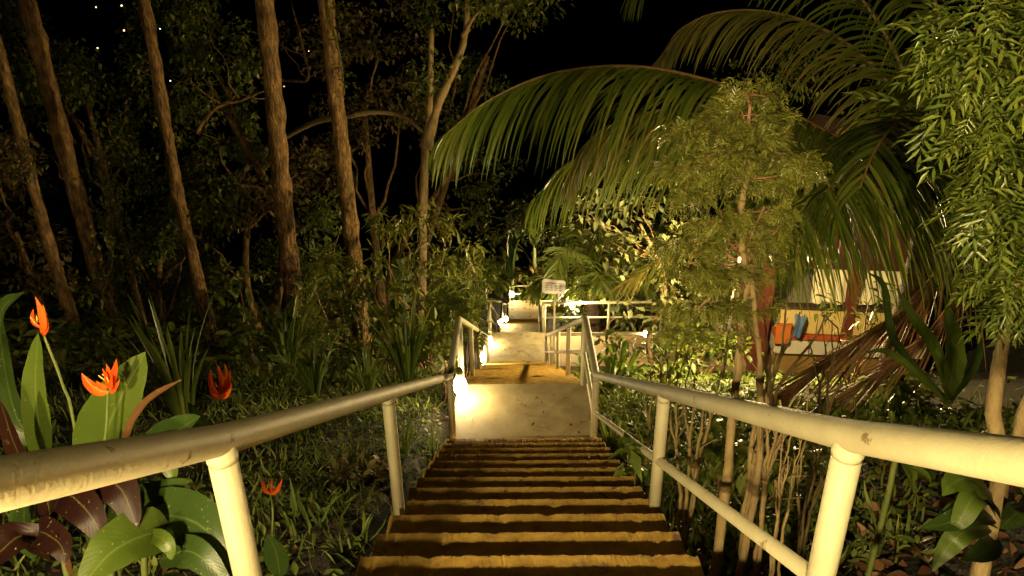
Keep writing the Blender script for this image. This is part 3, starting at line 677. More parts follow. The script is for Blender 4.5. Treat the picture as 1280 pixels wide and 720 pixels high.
climber('feathery green climber on the right side of the thickest mossy trunk', T4, .0, .36, 60, .24, tmpl_compound(5, .14, .34), off=1.6)
climber('small leaved vine at the foot of the straight trunk nearest the path', T5, .02, .22, 110, .07, mat='leafdark')
climber('small leaved vine high on the straight trunk nearest the path', T5, .78, 1.0, 90, .09, mat='leafdark')
# forked slender tree
g = ground_at(P(524, 420, 13)[0], 13)
t = thing('forked_tree', 'slender pale forked tree with a broken left stem rising above the shrubs', 'tree', g)
Y = 13
branchy(t, [g-[0, 0, .3], P(527, 330, Y), P(531, 200, Y), P(537, 140, Y), P(539, 36, Y)], .105, .045, [], mat='barkpale', n=30)
branchy(t, [P(532, 185, Y), P(548, 130, Y), P(570, 80, Y), P(582, 40, Y), P(585, -30, Y)], .085, .04, [(0, [P(578, 45, Y), P(592, 22, Y-.3), P(606, 8, Y-.4)], .045), (0, [P(578, 48, Y), P(588, 36, Y)], .03)], mat='barkpale', name='fork')
mb = MB()
for (u, v, r_, n) in ((545, 85, .5, 130), (530, 105, .35, 90), (600, -20, .9, 240), (640, -5, 1.0, 300), (560, -30, .9, 240)): clump_leaves(mb, tmpl_simple(.4, .2), P(u, v, Y), [r_, r_, r_*.5], n, .13)
mb.build('crown', 'leafdark', t)
for (pts, r_) in (([(532, 168, 13.2), (505, 146, 13.4), (470, 140, 13.6), (430, 146, 13.8), (395, 152, 14.2), (355, 172, 14.8), (310, 205, 15.4), (285, 260, 15.8)], .08), ):
    mb = MB(); tube(mb, spline(PP(pts), 20), np.linspace(.035, .075, 20), 10); mb.build('bough', 'barkpale', t)

def bg_tree(label, u, v, Y, bv, crown, n, size, mat, trunk_px=12, group='dim trees deep in the forest', tmpl=None, bdx=0):
    c = P(u, v, Y); b = ground_at(c[0]+bdx, Y); dep = np.dot(c-CAM, fw); s = dep/FPX
    t = thing('background_tree', label, 'tree', b, group)
    r = trunk_px/2*s
    mb = MB(); pts = spline([b-[0, 0, .4], (b+c)/2+rng.normal(0, .25, 3), c], 20); tube(mb, pts, np.linspace(r*1.2, r*.5, 20), 10); mb.build('trunk', 'bark', t)
    lm = MB(); lf = MB()
    T = tmpl or tmpl_simple(.5, .2)
    for (du, dv, ru, rv) in crown:
        cc = c+RT*du*s+UPV*(-dv)*s+fw*rng.uniform(-.6, .6)
        tube(lm, wander(pts[rng.integers(9, 19)], cc, 8, .12), np.linspace(r*.4, r*.1, 8), 6)
        for k in range(7):
            q = cc+rdir(1)[0]*np.array([ru*s*.75, ru*s*.6, rv*s*.75])
            clump_leaves(lf, T, q, [ru*s*.45, ru*s*.4, rv*s*.4], int(n*2.2)//7, size*.62)
    lm.build('limb', 'bark', t); lf.build('crown', mat, t)
    return t
bg_tree('dense green tree between the two left trunks, high up', 110, 130, 12, 0, [(-40, -60, 60, 60), (40, 0, 60, 70), (-60, 60, 60, 60), (20, 90, 60, 50), (80, -90, 60, 50)], 420, .17, 'leafdark')
bg_tree('leafy tree filling the gap between the slim middle and mossy trunks', 265, 110, 12.5, 0, [(0, -60, 55, 50), (30, 0, 55, 60), (-20, 60, 50, 50), (15, -110, 60, 40), (40, 60, 40, 40)], 420, .16, 'leafdark')
bg_tree('brown leaved tree behind the thickest mossy trunk', 310, 250, 12, 0, [(-40, -20, 50, 40), (30, 10, 60, 50), (-60, 50, 50, 40), (60, -40, 50, 40)], 300, .17, 'leafbrown')
bg_tree('brown leaved tree at the left edge behind the leaning trunk', 20, 290, 10.5, 0, [(-30, -30, 50, 60), (10, 40, 50, 50), (30, -90, 40, 40)], 320, .17, 'leafbrown')
bg_tree('dim tree with bare boughs behind the straight trunk nearest the path', 455, 130, 17, 0, [(-50, -80, 60, 50), (30, -90, 70, 40), (-10, 20, 60, 40), (60, -20, 50, 40), (-60, 90, 60, 40)], 380, .2, 'leafbrown')
bg_tree('dim tree beyond the forked slender tree', 610, 70, 20, 0, [(-40, -60, 60, 40), (30, -50, 60, 40), (0, 30, 50, 40), (-60, 60, 40, 40), (60, -90, 60, 30)], 420, .2, 'leafdark', bdx=-3.2)
bg_tree('dim drooping tree left of the long palm frond tip', 565, 215, 24, 0, [(-30, -30, 50, 40), (40, 0, 50, 30), (0, 50, 50, 30), (60, 60, 40, 30)], 300, .24, 'leafdark', bdx=-3.0)
bg_tree('dark tree low behind the mossy trunk', 400, 330, 13, 0, [(-40, 0, 60, 40), (30, -40, 50, 50), (20, 50, 60, 40)], 380, .16, 'leafdark')
bg_tree('dark leafy tree low between the slim trunks on the left', 200, 300, 11, 0, [(-40, -20, 60, 50), (30, 20, 60, 50), (-80, 60, 60, 50), (60, -60, 50, 50), (0, 80, 70, 40)], 520, .15, 'leafdark')
bg_tree('dark tree at the top left corner', 20, 60, 13, 0, [(-20, -30, 60, 60), (30, 30, 50, 50)], 400, .17, 'leafdark')
bg_tree('dark tree behind the small shaggy trunked palm', 760, 300, 24, 0, [(-50, -20, 60, 50), (30, 0, 60, 50), (90, 20, 60, 50), (20, 60, 70, 40)], 420, .22, 'leafdark')
bg_tree('dark tree high behind the coconut palm', 1010, 150, 16, 0, [(-70, -60, 70, 60), (30, -20, 80, 70), (90, 40, 70, 60), (-40, 60, 70, 50)], 260, .2, 'leafdark')
# bare branches crossing the dark
for lab, pts, Yb in (('bare twisting branch above the brown leaved tree', [(245, 165), (270, 132), (300, 122), (330, 112)], 11.5), ('bare crooked bough behind the straight trunk', [(320, 96), (365, 102), (385, 95), (372, 40), (362, 0)], 15), ('bare forked bough low in the forest', [(300, 233), (322, 236), (338, 252), (352, 262)], 11.5)):
    q = PP([(u, v, Yb) for u, v in pts]); g = q[0]
    mb = MB(); tube(mb, spline(q, 24)+np.cumsum(rng.normal(0, .008, (24, 3)), 0), np.linspace(.035, .012, 24), 7)
    for k in range(5):
        s_ = spline(q, 24)[rng.integers(4, 22)]; tube(mb, wander(s_, s_+rng.normal(0, 1, 3)*[.45, .2, .35], 6, .12), np.linspace(.014, .004, 6), 5)
    tag(mb.build('bare_branch', 'bark', None, origin=g), lab, 'branch')

# town lights seen through the leaves
for i, (u, v, r_, w_) in enumerate([(120, 9, 1, 0), (152, 7, 1.5, 0), (155, 38, 1.5, 0), (200, 36, .9, 1), (122, 60, 1.3, 0), (213, 101, 1.2, 0), (386, 64, .9, 0), (197, 5, .9, 1), (355, 108, .8, 0), (166, 10, 1, 0)]):
    c = P(u, v, 60); mb = MB(); ellipsoid(mb, c, (.042*r_,)*3, 8, 6)
    o = mb.build('distant_lamp', 'townwhite' if w_ else 'town', None, origin=c)
    tag(o, 'tiny white point of light far beyond the forest' if w_ else 'tiny amber point of light far beyond the forest', 'distant light', 'white lights beyond the forest' if w_ else 'amber lights beyond the forest')

# ------------------------------------------------------------------ fine leaved trees on the right
def aralia(label, base, trunks, tiers, depthY, size, n, T, mat='aralia', twig='twig', shx=0, sc=1.0, hang=-.05, spread=.55):
    t = thing('fine_leaved_tree', label, 'tree', base)
    for pts, r in trunks:
        mb = MB(); q = spline(pts, 18)+np.cumsum(rng.normal(0, .004, (18, 3)), 0); tube(mb, q, np.linspace(r, r*.55, 18)*(1+.06*rng.normal(0, 1, 18)), 12); mb.build('trunk', 'barkpale', t)
    lf = MB(); tw = MB(); root = trunks[0][0][-1]
    for (u, v, ru, rv, k) in tiers:
        ru *= sc; c = P(u+shx, v, depthY); s = np.dot(c-CAM, fw)/FPX
        st = min((tr[0][-1] for tr in trunks), key=lambda q: np.linalg.norm(q-c))
        tube(tw, wander(st+(c-st)*.15, c+UPV*rv*s*.3, 8, .1), np.linspace(.007, .003, 8), 6)
        for j in range(k):
            th = rng.uniform(0, 2*math.pi); rr = math.sqrt(rng.random())
            e = c+RT*math.cos(th)*ru*s*rr+fw*math.sin(th)*ru*s*.8*rr+UPV*rv*s*(rng.uniform(-.9, .5)*(1-.4*rr)-.35*rr)
            if rng.random() < .35: tube(tw, wander(c-UPV*rv*s*.3, e, 5, .1), np.linspace(.003, .0012, 5), 5)
            m = n
            pos = e+rng.normal(0, 1, (m, 3))*size*spread
            d = nrm((e-c)/(ru*s+1e-6)*.9+rdir(m)*.75+np.array([0, 0, hang]))
            scatter(lf, T, pos, d, nrm(UPV+rdir(m)*.45), size*rng.uniform(.45, 1.35, m))
    lf.build('crown', mat, t); tw.build('branches', twig, t)
    return t
Ya = 2.35
bA = ground_at(P(897, 735, 2.0)[0], 2.0)
bA = ground_at(P(893, 760, 2.0)[0], 2.0)
def gp(u, v, Y): return P(u, v, Y)
aralia('fine leaved tree with twin pale trunks just behind the right railing', bA,
       [([bA-[0, 0, .1], P(904, 640, 2.15), P(914, 520, 2.25), P(922, 430, 2.35), P(930, 330, 2.35)], .0215),
        ([bA+[.08, .05, -.1], P(934, 640, 2.15), P(940, 540, 2.25), P(938, 440, 2.35), P(934, 340, 2.35)], .016),
        ([P(928, 340, 2.35), P(932, 260, 2.35), P(936, 170, 2.35)], .014)],
       [(937, 114, 34, 14, 18), (925, 140, 46, 12, 14), (960, 150, 40, 12, 12), (878, 162, 50, 15, 24), (940, 172, 50, 14, 16), (905, 195, 60, 16, 24), (985, 200, 46, 14, 20), (1008, 214, 26, 10, 9), (860, 208, 44, 14, 18), (930, 222, 70, 14, 22),
        (852, 240, 40, 13, 14), (900, 268, 56, 18, 20), (955, 262, 44, 14, 14), (868, 296, 50, 18, 20), (930, 300, 52, 18, 20), (975, 285, 30, 12, 8), (858, 335, 44, 18, 18), (905, 342, 50, 20, 20), (945, 335, 36, 16, 10), (868, 378, 44, 18, 16), (915, 384, 42, 18, 14), (950, 372, 26, 12, 5), (850, 408, 30, 14, 8), (895, 416, 34, 12, 8)],
       Ya, .046, 12, tmpl_compound(4, .11, .42), sc=.88, spread=.36)
Yr = 1.75
bR = ground_at(P(1225, 800, 1.5)[0], 1.5)
aralia('bright feathery tree filling the right edge of the picture', bR,
       [([bR-[0, 0, .1], P(1236, 690, 1.58), P(1262, 590, 1.65), P(1258, 500, 1.7), P(1275, 400, 1.78), P(1300, 250, 1.8)], .027),
        ([P(1262, 600, 1.65), P(1290, 520, 1.7), P(1320, 380, 1.75), P(1330, 200, 1.8)], .022)],
       [(1180, 25, 60, 26, 13), (1250, 10, 80, 40, 18), (1215, 70, 80, 34, 14), (1270, 100, 70, 50, 16), (1165, 90, 48, 20, 8), (1230, 140, 80, 36, 18), (1212, 180, 46, 36, 10), (1270, 190, 70, 50, 16), (1240, 230, 55, 36, 14), (1190, 262, 34, 26, 6), (1260, 270, 80, 44, 18),
        (1244, 300, 44, 36, 12), (1260, 340, 70, 40, 16), (1262, 350, 34, 30, 9), (1244, 262, 46, 40, 8), (1305, 60, 70, 60, 14), (1310, 200, 70, 60, 12), (1300, 320, 70, 60, 12)],
       Yr, .10, 5, tmpl_compound(4, .09, .46, .4), shx=44, hang=-.1, sc=.78, mat='feather', spread=.4)

# pale-leaved small tree before the branch path
Yp = 11.0
g = ground_at(P(812, 470, Yp)[0], Yp)
t = thing('pale_leaved_tree', 'small tree with pale rounded leaves and a curved orange stem', 'tree', g)
mb = MB(); tube(mb, spline([g-[0, 0, .2], P(815, 470, Yp), P(811, 420, Yp), P(828, 382, Yp), P(830, 350, Yp), P(815, 310, Yp), P(800, 280, Yp)], 30), np.linspace(.055, .022, 30), 10); mb.build('trunk', 'barkpale', t)
lm = MB(); lf = MB()
for (u, v, r_, n_) in ((770, 255, 34, 70), (735, 270, 28, 50), (800, 240, 36, 70), (760, 300, 30, 60), (795, 320, 34, 60), (840, 300, 36, 70), (835, 340, 32, 50), (780, 350, 26, 34), (725, 245, 24, 40), (850, 380, 30, 44), (785, 380, 16, 18), (830, 400, 26, 30)):
    c = P(u, v, Yp+rng.uniform(-.4, .4)); s_ = np.dot(c, fw)/FPX
    tube(lm, wander(P(820, 320, Yp), c, 7, .12), np.linspace(.012, .004, 7), 6)
    clump_leaves(lf, tmpl_simple(.5, .15), c, r_*s_, n_, .15)
lm.build('limb', 'bark', t); lf.build('crown', 'leafpale', t)

# ------------------------------------------------------------------ shrubs
def shrub(label, g, clumps, Y, size, T, mat, n=60, cat='shrub', name='shrub', stems=True, group=None):
    t = thing(name, label, cat, g, group); lf = MB(); st = MB()
    for (u, v, ru, rv, k) in clumps:
        c = P(u, v, Y+rng.uniform(-.25, .25)); s_ = np.dot(c-CAM, fw)/FPX
        tube(st, wander(g-[0, 0, .05], c, 9, .10), np.linspace(.018, .006, 9)*max(.5, Y/9), 6)
        for j in range(4):
            q = c+rdir(1)[0]*np.array([ru*s_, ru*s_*.8, rv*s_])*.7
            clump_leaves(lf, T, q, [ru*s_*.5, ru*s_*.5, rv*s_*.5], k//4, size)
    st.build('stems', 'twig', t); lf.build('foliage', mat, t); return t
LN = tmpl_lance(.2, .2); SI = tmpl_leaf(.42, .18); CP = tmpl_compound(5, .14, .36)
Yq = 10.5
shrub('tall shrub with narrow leaves crowding the forked tree above the left railing', gb(530, 440, Yq), [(500, 290, 30, 22, 110), (540, 275, 36, 24, 140), (565, 300, 30, 26, 120), (530, 320, 40, 26, 140), (480, 275, 26, 16, 70), (555, 335, 30, 20, 100), (585, 330, 18, 22, 60)], Yq, .17, LN, 'aralia')
shrub('feathery bright green bush leaning over the left railing posts', gb(580, 440, 9.5), [(570, 365, 30, 18, 60), (598, 370, 22, 14, 44), (575, 392, 26, 18, 56), (548, 380, 24, 22, 56), (590, 400, 18, 16, 34), (555, 410, 26, 20, 50)], 9.5, .26, CP, 'leafyellow')
shrub('dark leafy bush below the banana leaf', gb(490, 440, 10), [(470, 350, 30, 26, 90), (450, 390, 30, 24, 80), (500, 395, 34, 26, 90), (520, 370, 24, 24, 80)], 10, .16, SI, 'leafdark')
shrub('dark bush behind the white notice board', gb(770, 370, 20), [(720, 345, 30, 20, 90), (770, 350, 40, 24, 130), (810, 365, 34, 20, 100), (690, 345, 20, 14, 60)], 20, .25, SI, 'leafdark')
shrub('brownish bush behind the farthest railing', gb(655, 345, 29.5), [(655, 348, 22, 14, 90), (640, 340, 16, 14, 60), (676, 342, 16, 14, 60)], 29.5, .3, SI, 'leafbrown')
shrub('low green bush between the far railing bars', gb(652, 372, 28.6), [(652, 368, 9, 8, 60)], 28.6, .3, SI, 'leafbright')
shrub('feathery fern bush under the thickest mossy trunk', gb(400, 440, 8.0), [(395, 330, 18, 18, 30), (392, 375, 22, 18, 30), (400, 410, 24, 20, 40)], 8.0, .24, CP, 'leafdark')
shrub('dark undergrowth bush left of the slim middle trunk', gb(200, 470, 7.0), [(120, 420, 50, 30, 110), (190, 470, 50, 24, 90), (60, 440, 40, 30, 80)], 7.0, .13, SI, 'leafdark')
shrub('dark undergrowth bush right of the slim middle trunk', gb(320, 450, 7.6), [(310, 420, 40, 30, 100), (350, 450, 40, 26, 90), (300, 360, 34, 34, 90)], 7.6, .12, SI, 'leafdark')
shrub('small pale green bush beside the near end of the branch railing', gb(745, 395, 15.5), [(776, 385, 14, 16, 60), (783, 400, 10, 12, 40)], 15.4, .2, SI, 'leafpale')
shrub('dense green bush along the branch path edge', gb(790, 440, 12.7), [(775, 430, 34, 12, 90), (830, 432, 36, 14, 100), (870, 428, 30, 18, 90)], 12.7, .17, SI, 'leafdark')
shrub('leafy bush against the house below the fine leaved tree', gb(880, 440, 9.8), [(880, 430, 40, 26, 120), (915, 440, 30, 24, 90), (850, 440, 26, 22, 80)], 9.8, .15, SI, 'leafbright')
shrub('dark bush in the shade below the dead palm frond', gb(1100, 500, 5.2), [(1080, 520, 50, 26, 120), (1140, 500, 46, 30, 120), (1010, 530, 40, 24, 90), (1180, 520, 40, 30, 90)], 5.2, .13, SI, 'leafdark')
shrub('dark leafy bush below the right railing', gb(930, 600, 3.6), [(880, 560, 46, 26, 110), (950, 570, 50, 30, 120), (1000, 600, 44, 30, 110), (1050, 580, 36, 30, 90)], 3.6, .085, SI, 'leafdark')
shrub('weedy bush on the left bank beside the middle of the steps', gb(440, 610, 3.9), [(440, 585, 26, 18, 50), (470, 590, 24, 24, 60), (420, 600, 20, 16, 36)], 3.9, .085, SI, 'leafbrown')
shrub('glossy broad weed at the right edge of the near steps', gb(790, 575, 3.4), [(785, 580, 14, 12, 16), (800, 600, 14, 12, 16), (792, 560, 12, 10, 12)], 3.3, .12, tmpl_simple(.4, .3), 'leafbright')
shrub('little pale herb beside the left landing railing', gb(556, 470, 6.6), [(556, 458, 10, 8, 22)], 6.5, .09, SI, 'leafpale')

shrub_g = ground_at(-1.9, .5)  # out of view, added to break up the lamplight on the left trunks
t = thing('added_shade_shrub', 'added unseen leafy shrub left of the steps, dappling the light on the trunks', 'shrub', shrub_g)
st = MB(); lf = MB()
for k in range(11):
    e = np.array([rng.uniform(-2.0, -1.2), rng.uniform(.1, .6), rng.uniform(-.3, .75)]); tube(st, wander(shrub_g, e, 9, .1), np.linspace(.016, .005, 9), 6)
    clump_leaves(lf, SI, e, .27, 70, .11)
st.build('stems', 'twig', t); lf.build('foliage', 'leafdark', t)

shrub('bright leafy thicket filling the slope left of the second flight', gb(560, 450, 8.6), [(545, 420, 30, 20, 90), (520, 440, 26, 18, 70), (565, 440, 18, 18, 60), (500, 425, 28, 20, 70)], 8.6, .13, SI, 'leafyellow')
shrub('yellow green thicket under the forked tree', gb(560, 400, 12.0), [(590, 350, 26, 20, 90), (560, 345, 30, 22, 100), (520, 350, 30, 24, 100), (600, 330, 16, 18, 50), (480, 320, 26, 24, 80)], 12.0, .18, LN, 'leafyellow')
shrub('green thicket filling the slope between the two bare trunks nearest the path', gb(420, 450, 9.6), [(420, 400, 26, 26, 90), (440, 350, 24, 26, 80), (400, 440, 30, 18, 80), (350, 400, 30, 30, 80)], 9.6, .14, SI, 'aralia')
shrub('green thicket behind the lily plants right of the second flight', gb(800, 455, 9.4), [(790, 465, 26, 14, 70), (830, 460, 30, 16, 80), (860, 470, 26, 18, 70), (770, 500, 20, 14, 50)], 9.4, .13, SI, 'leafbright')
shrub('leafy thicket beside the dark palm trunk', gb(790, 390, 17), [(770, 365, 24, 20, 90), (800, 370, 26, 20, 90), (830, 365, 22, 20, 80), (700, 380, 16, 10, 40)], 17, .2, SI, 'aralia')

shrub('sparse dark leaved twigs silhouetted before the yellow house', gb(1070, 470, 7.6), [(1060, 395, 40, 20, 26), (1090, 370, 34, 20, 22), (1020, 380, 30, 22, 20), (1105, 405, 30, 16, 20), (1050, 425, 40, 14, 24)], 7.6, .16, LN, 'leafdark')
bare_later = True
# glow beyond the farthest railing
for (u, v, Yf, fr_) in ((700, 345, 31, .8), (625, 350, 30, .7), (580, 355, 25, .7)):
    g_, h_ = upto(u, v, Yf)
    small_palm('small palm among the foliage beyond the farthest railing, ' + {700: 'right of the tall banana plant', 625: 'left of the lamp on its corner', 580: 'nearest the feathery bush'}[u], g_, h_*.75, [(-.9, -.3, .5, 1.7), (.9, -.4, .5, 1.6), (-.3, -.6, .9, 1.6), (.4, .2, 1.0, 1.7), (-.8, .5, .7, 1.5), (.1, -.9, .4, 1.4)], .12, 34, .75, mat='leafyellow', lw=.055, group='small palms beyond the farthest railing')
shrub('tall leafy thicket far behind the farthest railing', gb(690, 330, 33), [(690, 300, 40, 26, 120), (640, 290, 40, 26, 110), (600, 320, 40, 20, 100), (720, 320, 30, 22, 90), (660, 330, 50, 16, 110)], 33, .34, SI, 'leafyellow')
shrub('tall leafy thicket in the dark left of the farthest landing', gb(590, 360, 26), [(590, 330, 26, 18, 90), (615, 340, 18, 16, 60), (560, 330, 30, 20, 80)], 26, .3, SI, 'leafbright')

# strap leaved clumps
def clump(label, g, h, n, w, spread=.6, mat='blade', name='strap_leaf_plant', cat='plant', stiff=.5, group=None, lean=(0, 0)):
    t = thing(name, label, cat, g, group); mb = MB()
    for i in range(n):
        a = rng.uniform(0, 2*math.pi); l = h*rng.uniform(.6, 1.1); e = np.array([math.cos(a)+lean[0], math.sin(a)+lean[1], 0])*spread*rng.uniform(.25, 1)
        b0 = g+np.array([math.cos(a), math.sin(a), 0])*.04
        pts = [b0, b0+e*l*.3+UPV*l*.5, b0+e*l*.7+UPV*l*(.85), b0+e*l*1.05+UPV*l*(.75+.35*stiff)]
        q = spline(pts, 7); tt = nrm(np.gradient(q, axis=0)); x = nrm(np.cross(tt, UPV+rng.normal(0, .3, 3))); ww = w*np.array([.6, .9, 1, 1, .8, .5, .04])
        nn = np.cross(x, tt)
        V = np.stack([q-x*ww[:, None]/2, q-nn*ww[:, None]*.2, q+x*ww[:, None]/2], 1).reshape(-1, 3)
        mb.add(V, [(k*3+c, k*3+c+1, k*3+c+4, k*3+c+3) for k in range(6) for c in range(2)])
    mb.build('leaves', mat, t); return t
def cl(label, u, v, Y, toppx, n, w, **k):
    g = gb(u, v, Y); dep = np.dot(g-CAM, fw); clump(label, g, toppx/FPX*dep/.92, n, w, **k)
cl('tall dark strap leaved clump before the slim middle trunk', 225, 500, 5.2, 135, 26, .045, stiff=.9, spread=.4)
cl('strap leaved clump under the thickest mossy trunk', 392, 490, 6.4, 80, 26, .035, stiff=.3, spread=.75)
cl('tall young palm clump with upright blades beside the straight trunk', 510, 480, 7.6, 105, 34, .04, stiff=.6, spread=.55)
cl('grassy clump at the foot of the straight trunk', 460, 480, 6.9, 60, 24, .03, stiff=.3, spread=.7)
cl('arching clump of blades between the two thickest trunks', 360, 460, 7.4, 95, 26, .04, stiff=.5, spread=.6)
cl('bright lily clump below the near branch railing', 775, 470, 8.6, 62, 24, .085, stiff=.1, spread=.8, mat='leafbright')
cl('small lily clump right of the landing railing', 757, 500, 7.2, 40, 16, .06, stiff=.1, spread=.8, mat='leafbright')
cl('lily clump close behind the second flight posts', 735, 455, 10.5, 40, 16, .07, stiff=.2, spread=.7, mat='blade')
cl('dark grassy tuft right of the first landing', 765, 560, 5.4, 50, 26, .022, stiff=.2, spread=.7, mat='grass')
cl('grassy tuft on the left bank near the step edge', 505, 590, 4.6, 48, 30, .016, stiff=.2, spread=.7, mat='grass')
cl('grassy tuft left of the landing post', 540, 560, 5.2, 40, 26, .016, stiff=.2, spread=.7, mat='grass')
# bird nest fern right
g = gb(1190, 520, 3.6)
t = thing('nest_fern', 'nest fern with broad upright pale leaf and long wavy dark leaves at right', 'fern', g)
for (pts, w_, mt) in (([(1185, 500, 3.3), (1192, 440, 3.2), (1180, 368, 3.1)], .12, 'bigleaf'), ([(1185, 500, 3.6), (1120, 430, 3.3), (1105, 360, 3.2), (1085, 340, 3.1)], .045, 'bigdark'), ([(1185, 500, 3.6), (1170, 440, 3.4), (1140, 395, 3.2), (1120, 360, 3.1)], .07, 'bigleaf'),
                      ([(1190, 500, 3.6), (1220, 450, 3.5), (1225, 410, 3.5)], .06, 'bigdark'), ([(1185, 505, 3.6), (1150, 470, 3.3), (1110, 440, 3.2), (1080, 440, 3.2)], .045, 'bigleaf'), ([(1190, 505, 3.6), (1180, 460, 3.4), (1160, 420, 3.4)], .05, 'bigleaf')):
    mb = MB(); big_leaf(mb, PP(pts), w_, up=(0, -1, .3), fold=.3, n=16, shape='strap', wave=.06); mb.build('leaf', mt, t, keep_uv=True)

# bare-stemmed shrubs behind the right railing
def bare(label, base, tops, r, Y, group=None, twigs=4):
    g = base; t = thing('bare_stem_shrub', label, 'shrub', g, group)
    for tp in tops:
        fork = tp[0]; mb = MB(); q = wander(g-[0, 0, .08], fork, 12, .03); tube(mb, q, np.linspace(r, r*.7, 12)*(1+.07*rng.normal(0, 1, 12)), 8); 
        for e in tp[1:]:
            q2 = wander(fork, e, 10, .04); tube(mb, q2, np.linspace(r*.7, r*.3, 10), 7)
            for k in range((twigs+1)//2):
                s_ = q2[rng.integers(2, 9)]; tube(mb, wander(s_, s_+rng.normal(0, 1, 3)*[.04, .04, .03]+UPV*.06, 4, .1), np.linspace(r*.28, r*.12, 4), 5)
        mb.build('stem', 'barkpale', t)
Yb = 2.5
bare('bare shrub of thin forking stems beside the near right post', gb(858, 640, 2.75), [[P(845, 560, 2.8), P(835, 500, 2.8), P(850, 480, 2.8)], [P(862, 560, 2.8), P(856, 490, 2.8), P(868, 470, 2.8)], [P(875, 570, 2.8), P(890, 500, 2.8), P(905, 455, 2.9)], [P(868, 600, 2.7), P(878, 540, 2.7), P(884, 490, 2.7)]], .011, Yb)
bare('bare shrub with one pale trunk forking in two behind the right railing', gb(930, 720, 2.1), [[P(938, 560, 2.3), P(948, 515, 2.3), P(955, 470, 2.4)], [P(942, 580, 2.25), P(960, 520, 2.3), P(968, 440, 2.4)]], .015, Yb, twigs=3)
bare('bare shrub of wide forking stems between the twin trunks and near post', gb(950, 720, 2.0), [[P(955, 600, 2.2), P(950, 520, 2.2), P(960, 495, 2.2)], [P(957, 602, 2.2), P(985, 530, 2.2), P(995, 495, 2.25)], [P(956, 601, 2.2), P(968, 560, 2.2), P(975, 500, 2.2)]], .012, Yb, twigs=2)
bare('tangle of thin upright brown stems behind the right post nearest the landing', gb(815, 600, 3.6), [[P(812, 540, 3.7), P(800, 480, 3.7), P(815, 455, 3.7)], [P(825, 540, 3.6), P(838, 470, 3.6), P(828, 450, 3.6)], [P(832, 560, 3.5), P(850, 500, 3.5), P(865, 450, 3.6)]], .011, Yb, twigs=6)
bare('thin bare stems leaning right between the bare trunk and near right post', gb(1010, 720, 2.1), [[P(1005, 640, 2.2), P(1020, 560, 2.3), P(1035, 500, 2.4)], [P(1012, 640, 2.2), P(1030, 590, 2.3), P(1055, 530, 2.4)], [P(1000, 650, 2.2), P(998, 580, 2.3), P(1010, 470, 2.5)]], .008, Yb, twigs=5)
bare('bare thin shrub before the plinth of the yellow house', gb(1030, 520, 4.8), [[P(1025, 480, 4.8), P(1010, 420, 4.8), P(1030, 395, 4.8)], [P(1035, 480, 4.8), P(1050, 420, 4.8), P(1040, 400, 4.8)], [P(1045, 490, 4.8), P(1080, 440, 4.8), P(1095, 400, 4.8)]], .012, Yb, twigs=6)
bare('bare knobbly twigs just left of the near right post', gb(978, 690, 1.9), [[P(975, 630, 1.95), P(985, 570, 2.0), P(998, 510, 2.05)], [P(985, 640, 1.95), P(990, 600, 2.0), P(1003, 545, 2.05)], [P(972, 650, 1.9), P(970, 600, 1.95), P(980, 540, 2)]], .007, Yb, twigs=7)
bare('dark twiggy shrub rising before the maroon post of the house', gb(965, 500, 4.4), [[P(960, 470, 4.4), P(940, 400, 4.4), P(955, 380, 4.4)], [P(968, 470, 4.4), P(1000, 390, 4.4), P(985, 370, 4.4)], [P(975, 480, 4.4), P(1015, 440, 4.4), P(1035, 390, 4.4)]], .016, Yb)
bare('thin dark twigs before the branch path', gb(830, 480, 6.0), [[P(825, 455, 6), P(800, 420, 6), P(785, 425, 6)], [P(835, 455, 6), P(830, 400, 6), P(815, 415, 6)], [P(845, 450, 6), P(860, 410, 6), P(850, 395, 6)], [P(852, 460, 6), P(880, 420, 6), P(872, 400, 6)]], .010, Yb, twigs=5)

# leafy herbs at lower right
def leafy(label, g, leaves, stem=None, mat='bigleaf', name='broad_leaf_plant', group=None, shape='oblong', up=(0, -.5, 1)):
    t = thing(name, label, 'plant', g, group)
    for (pts, w_, mt) in leaves:
        mb = MB(); big_leaf(mb, PP(pts), w_, up=up, fold=.22, n=14, shape=shape, wave=.03); mb.build('leaf', mt or mat, t, keep_uv=True)
    for s_ in (stem or []):
        mb = MB(); tube(mb, spline([g-[0, 0, .05]]+PP(s_), 14), .008, 7); mb.build('stem', 'stem', t)
    return t
Yl = 1.55
leafy('glossy green long leaved plant by the trunk at the lower right edge', gb(1230, 700, 1.6), [
    ([(1245, 640, 1.6), (1215, 600, 1.5), (1190, 605, 1.45), (1178, 620, 1.42)], .075, None), ([(1245, 640, 1.6), (1220, 620, 1.45), (1200, 650, 1.4), (1190, 662, 1.4)], .06, None),
    ([(1250, 650, 1.6), (1230, 615, 1.5), (1205, 625, 1.45)], .07, None), ([(1245, 650, 1.6), (1215, 645, 1.45), (1180, 655, 1.4), (1150, 660, 1.38)], .06, 'bigdark'),
    ([(1240, 660, 1.6), (1205, 665, 1.4), (1180, 690, 1.38), (1165, 715, 1.36)], .055, None), ([(1250, 655, 1.6), (1210, 590, 1.5), (1180, 588, 1.5)], .05, 'bigdark'), ([(1250, 660, 1.6), (1215, 640, 1.5), (1190, 640, 1.45), (1175, 655, 1.4)], .055, None),
    ([(1250, 660, 1.6), (1275, 640, 1.5), (1290, 655, 1.45)], .06, 'bigdark'), ([(1245, 670, 1.6), (1230, 690, 1.45), (1200, 700, 1.4)], .06, 'bigdark')], shape='lance')
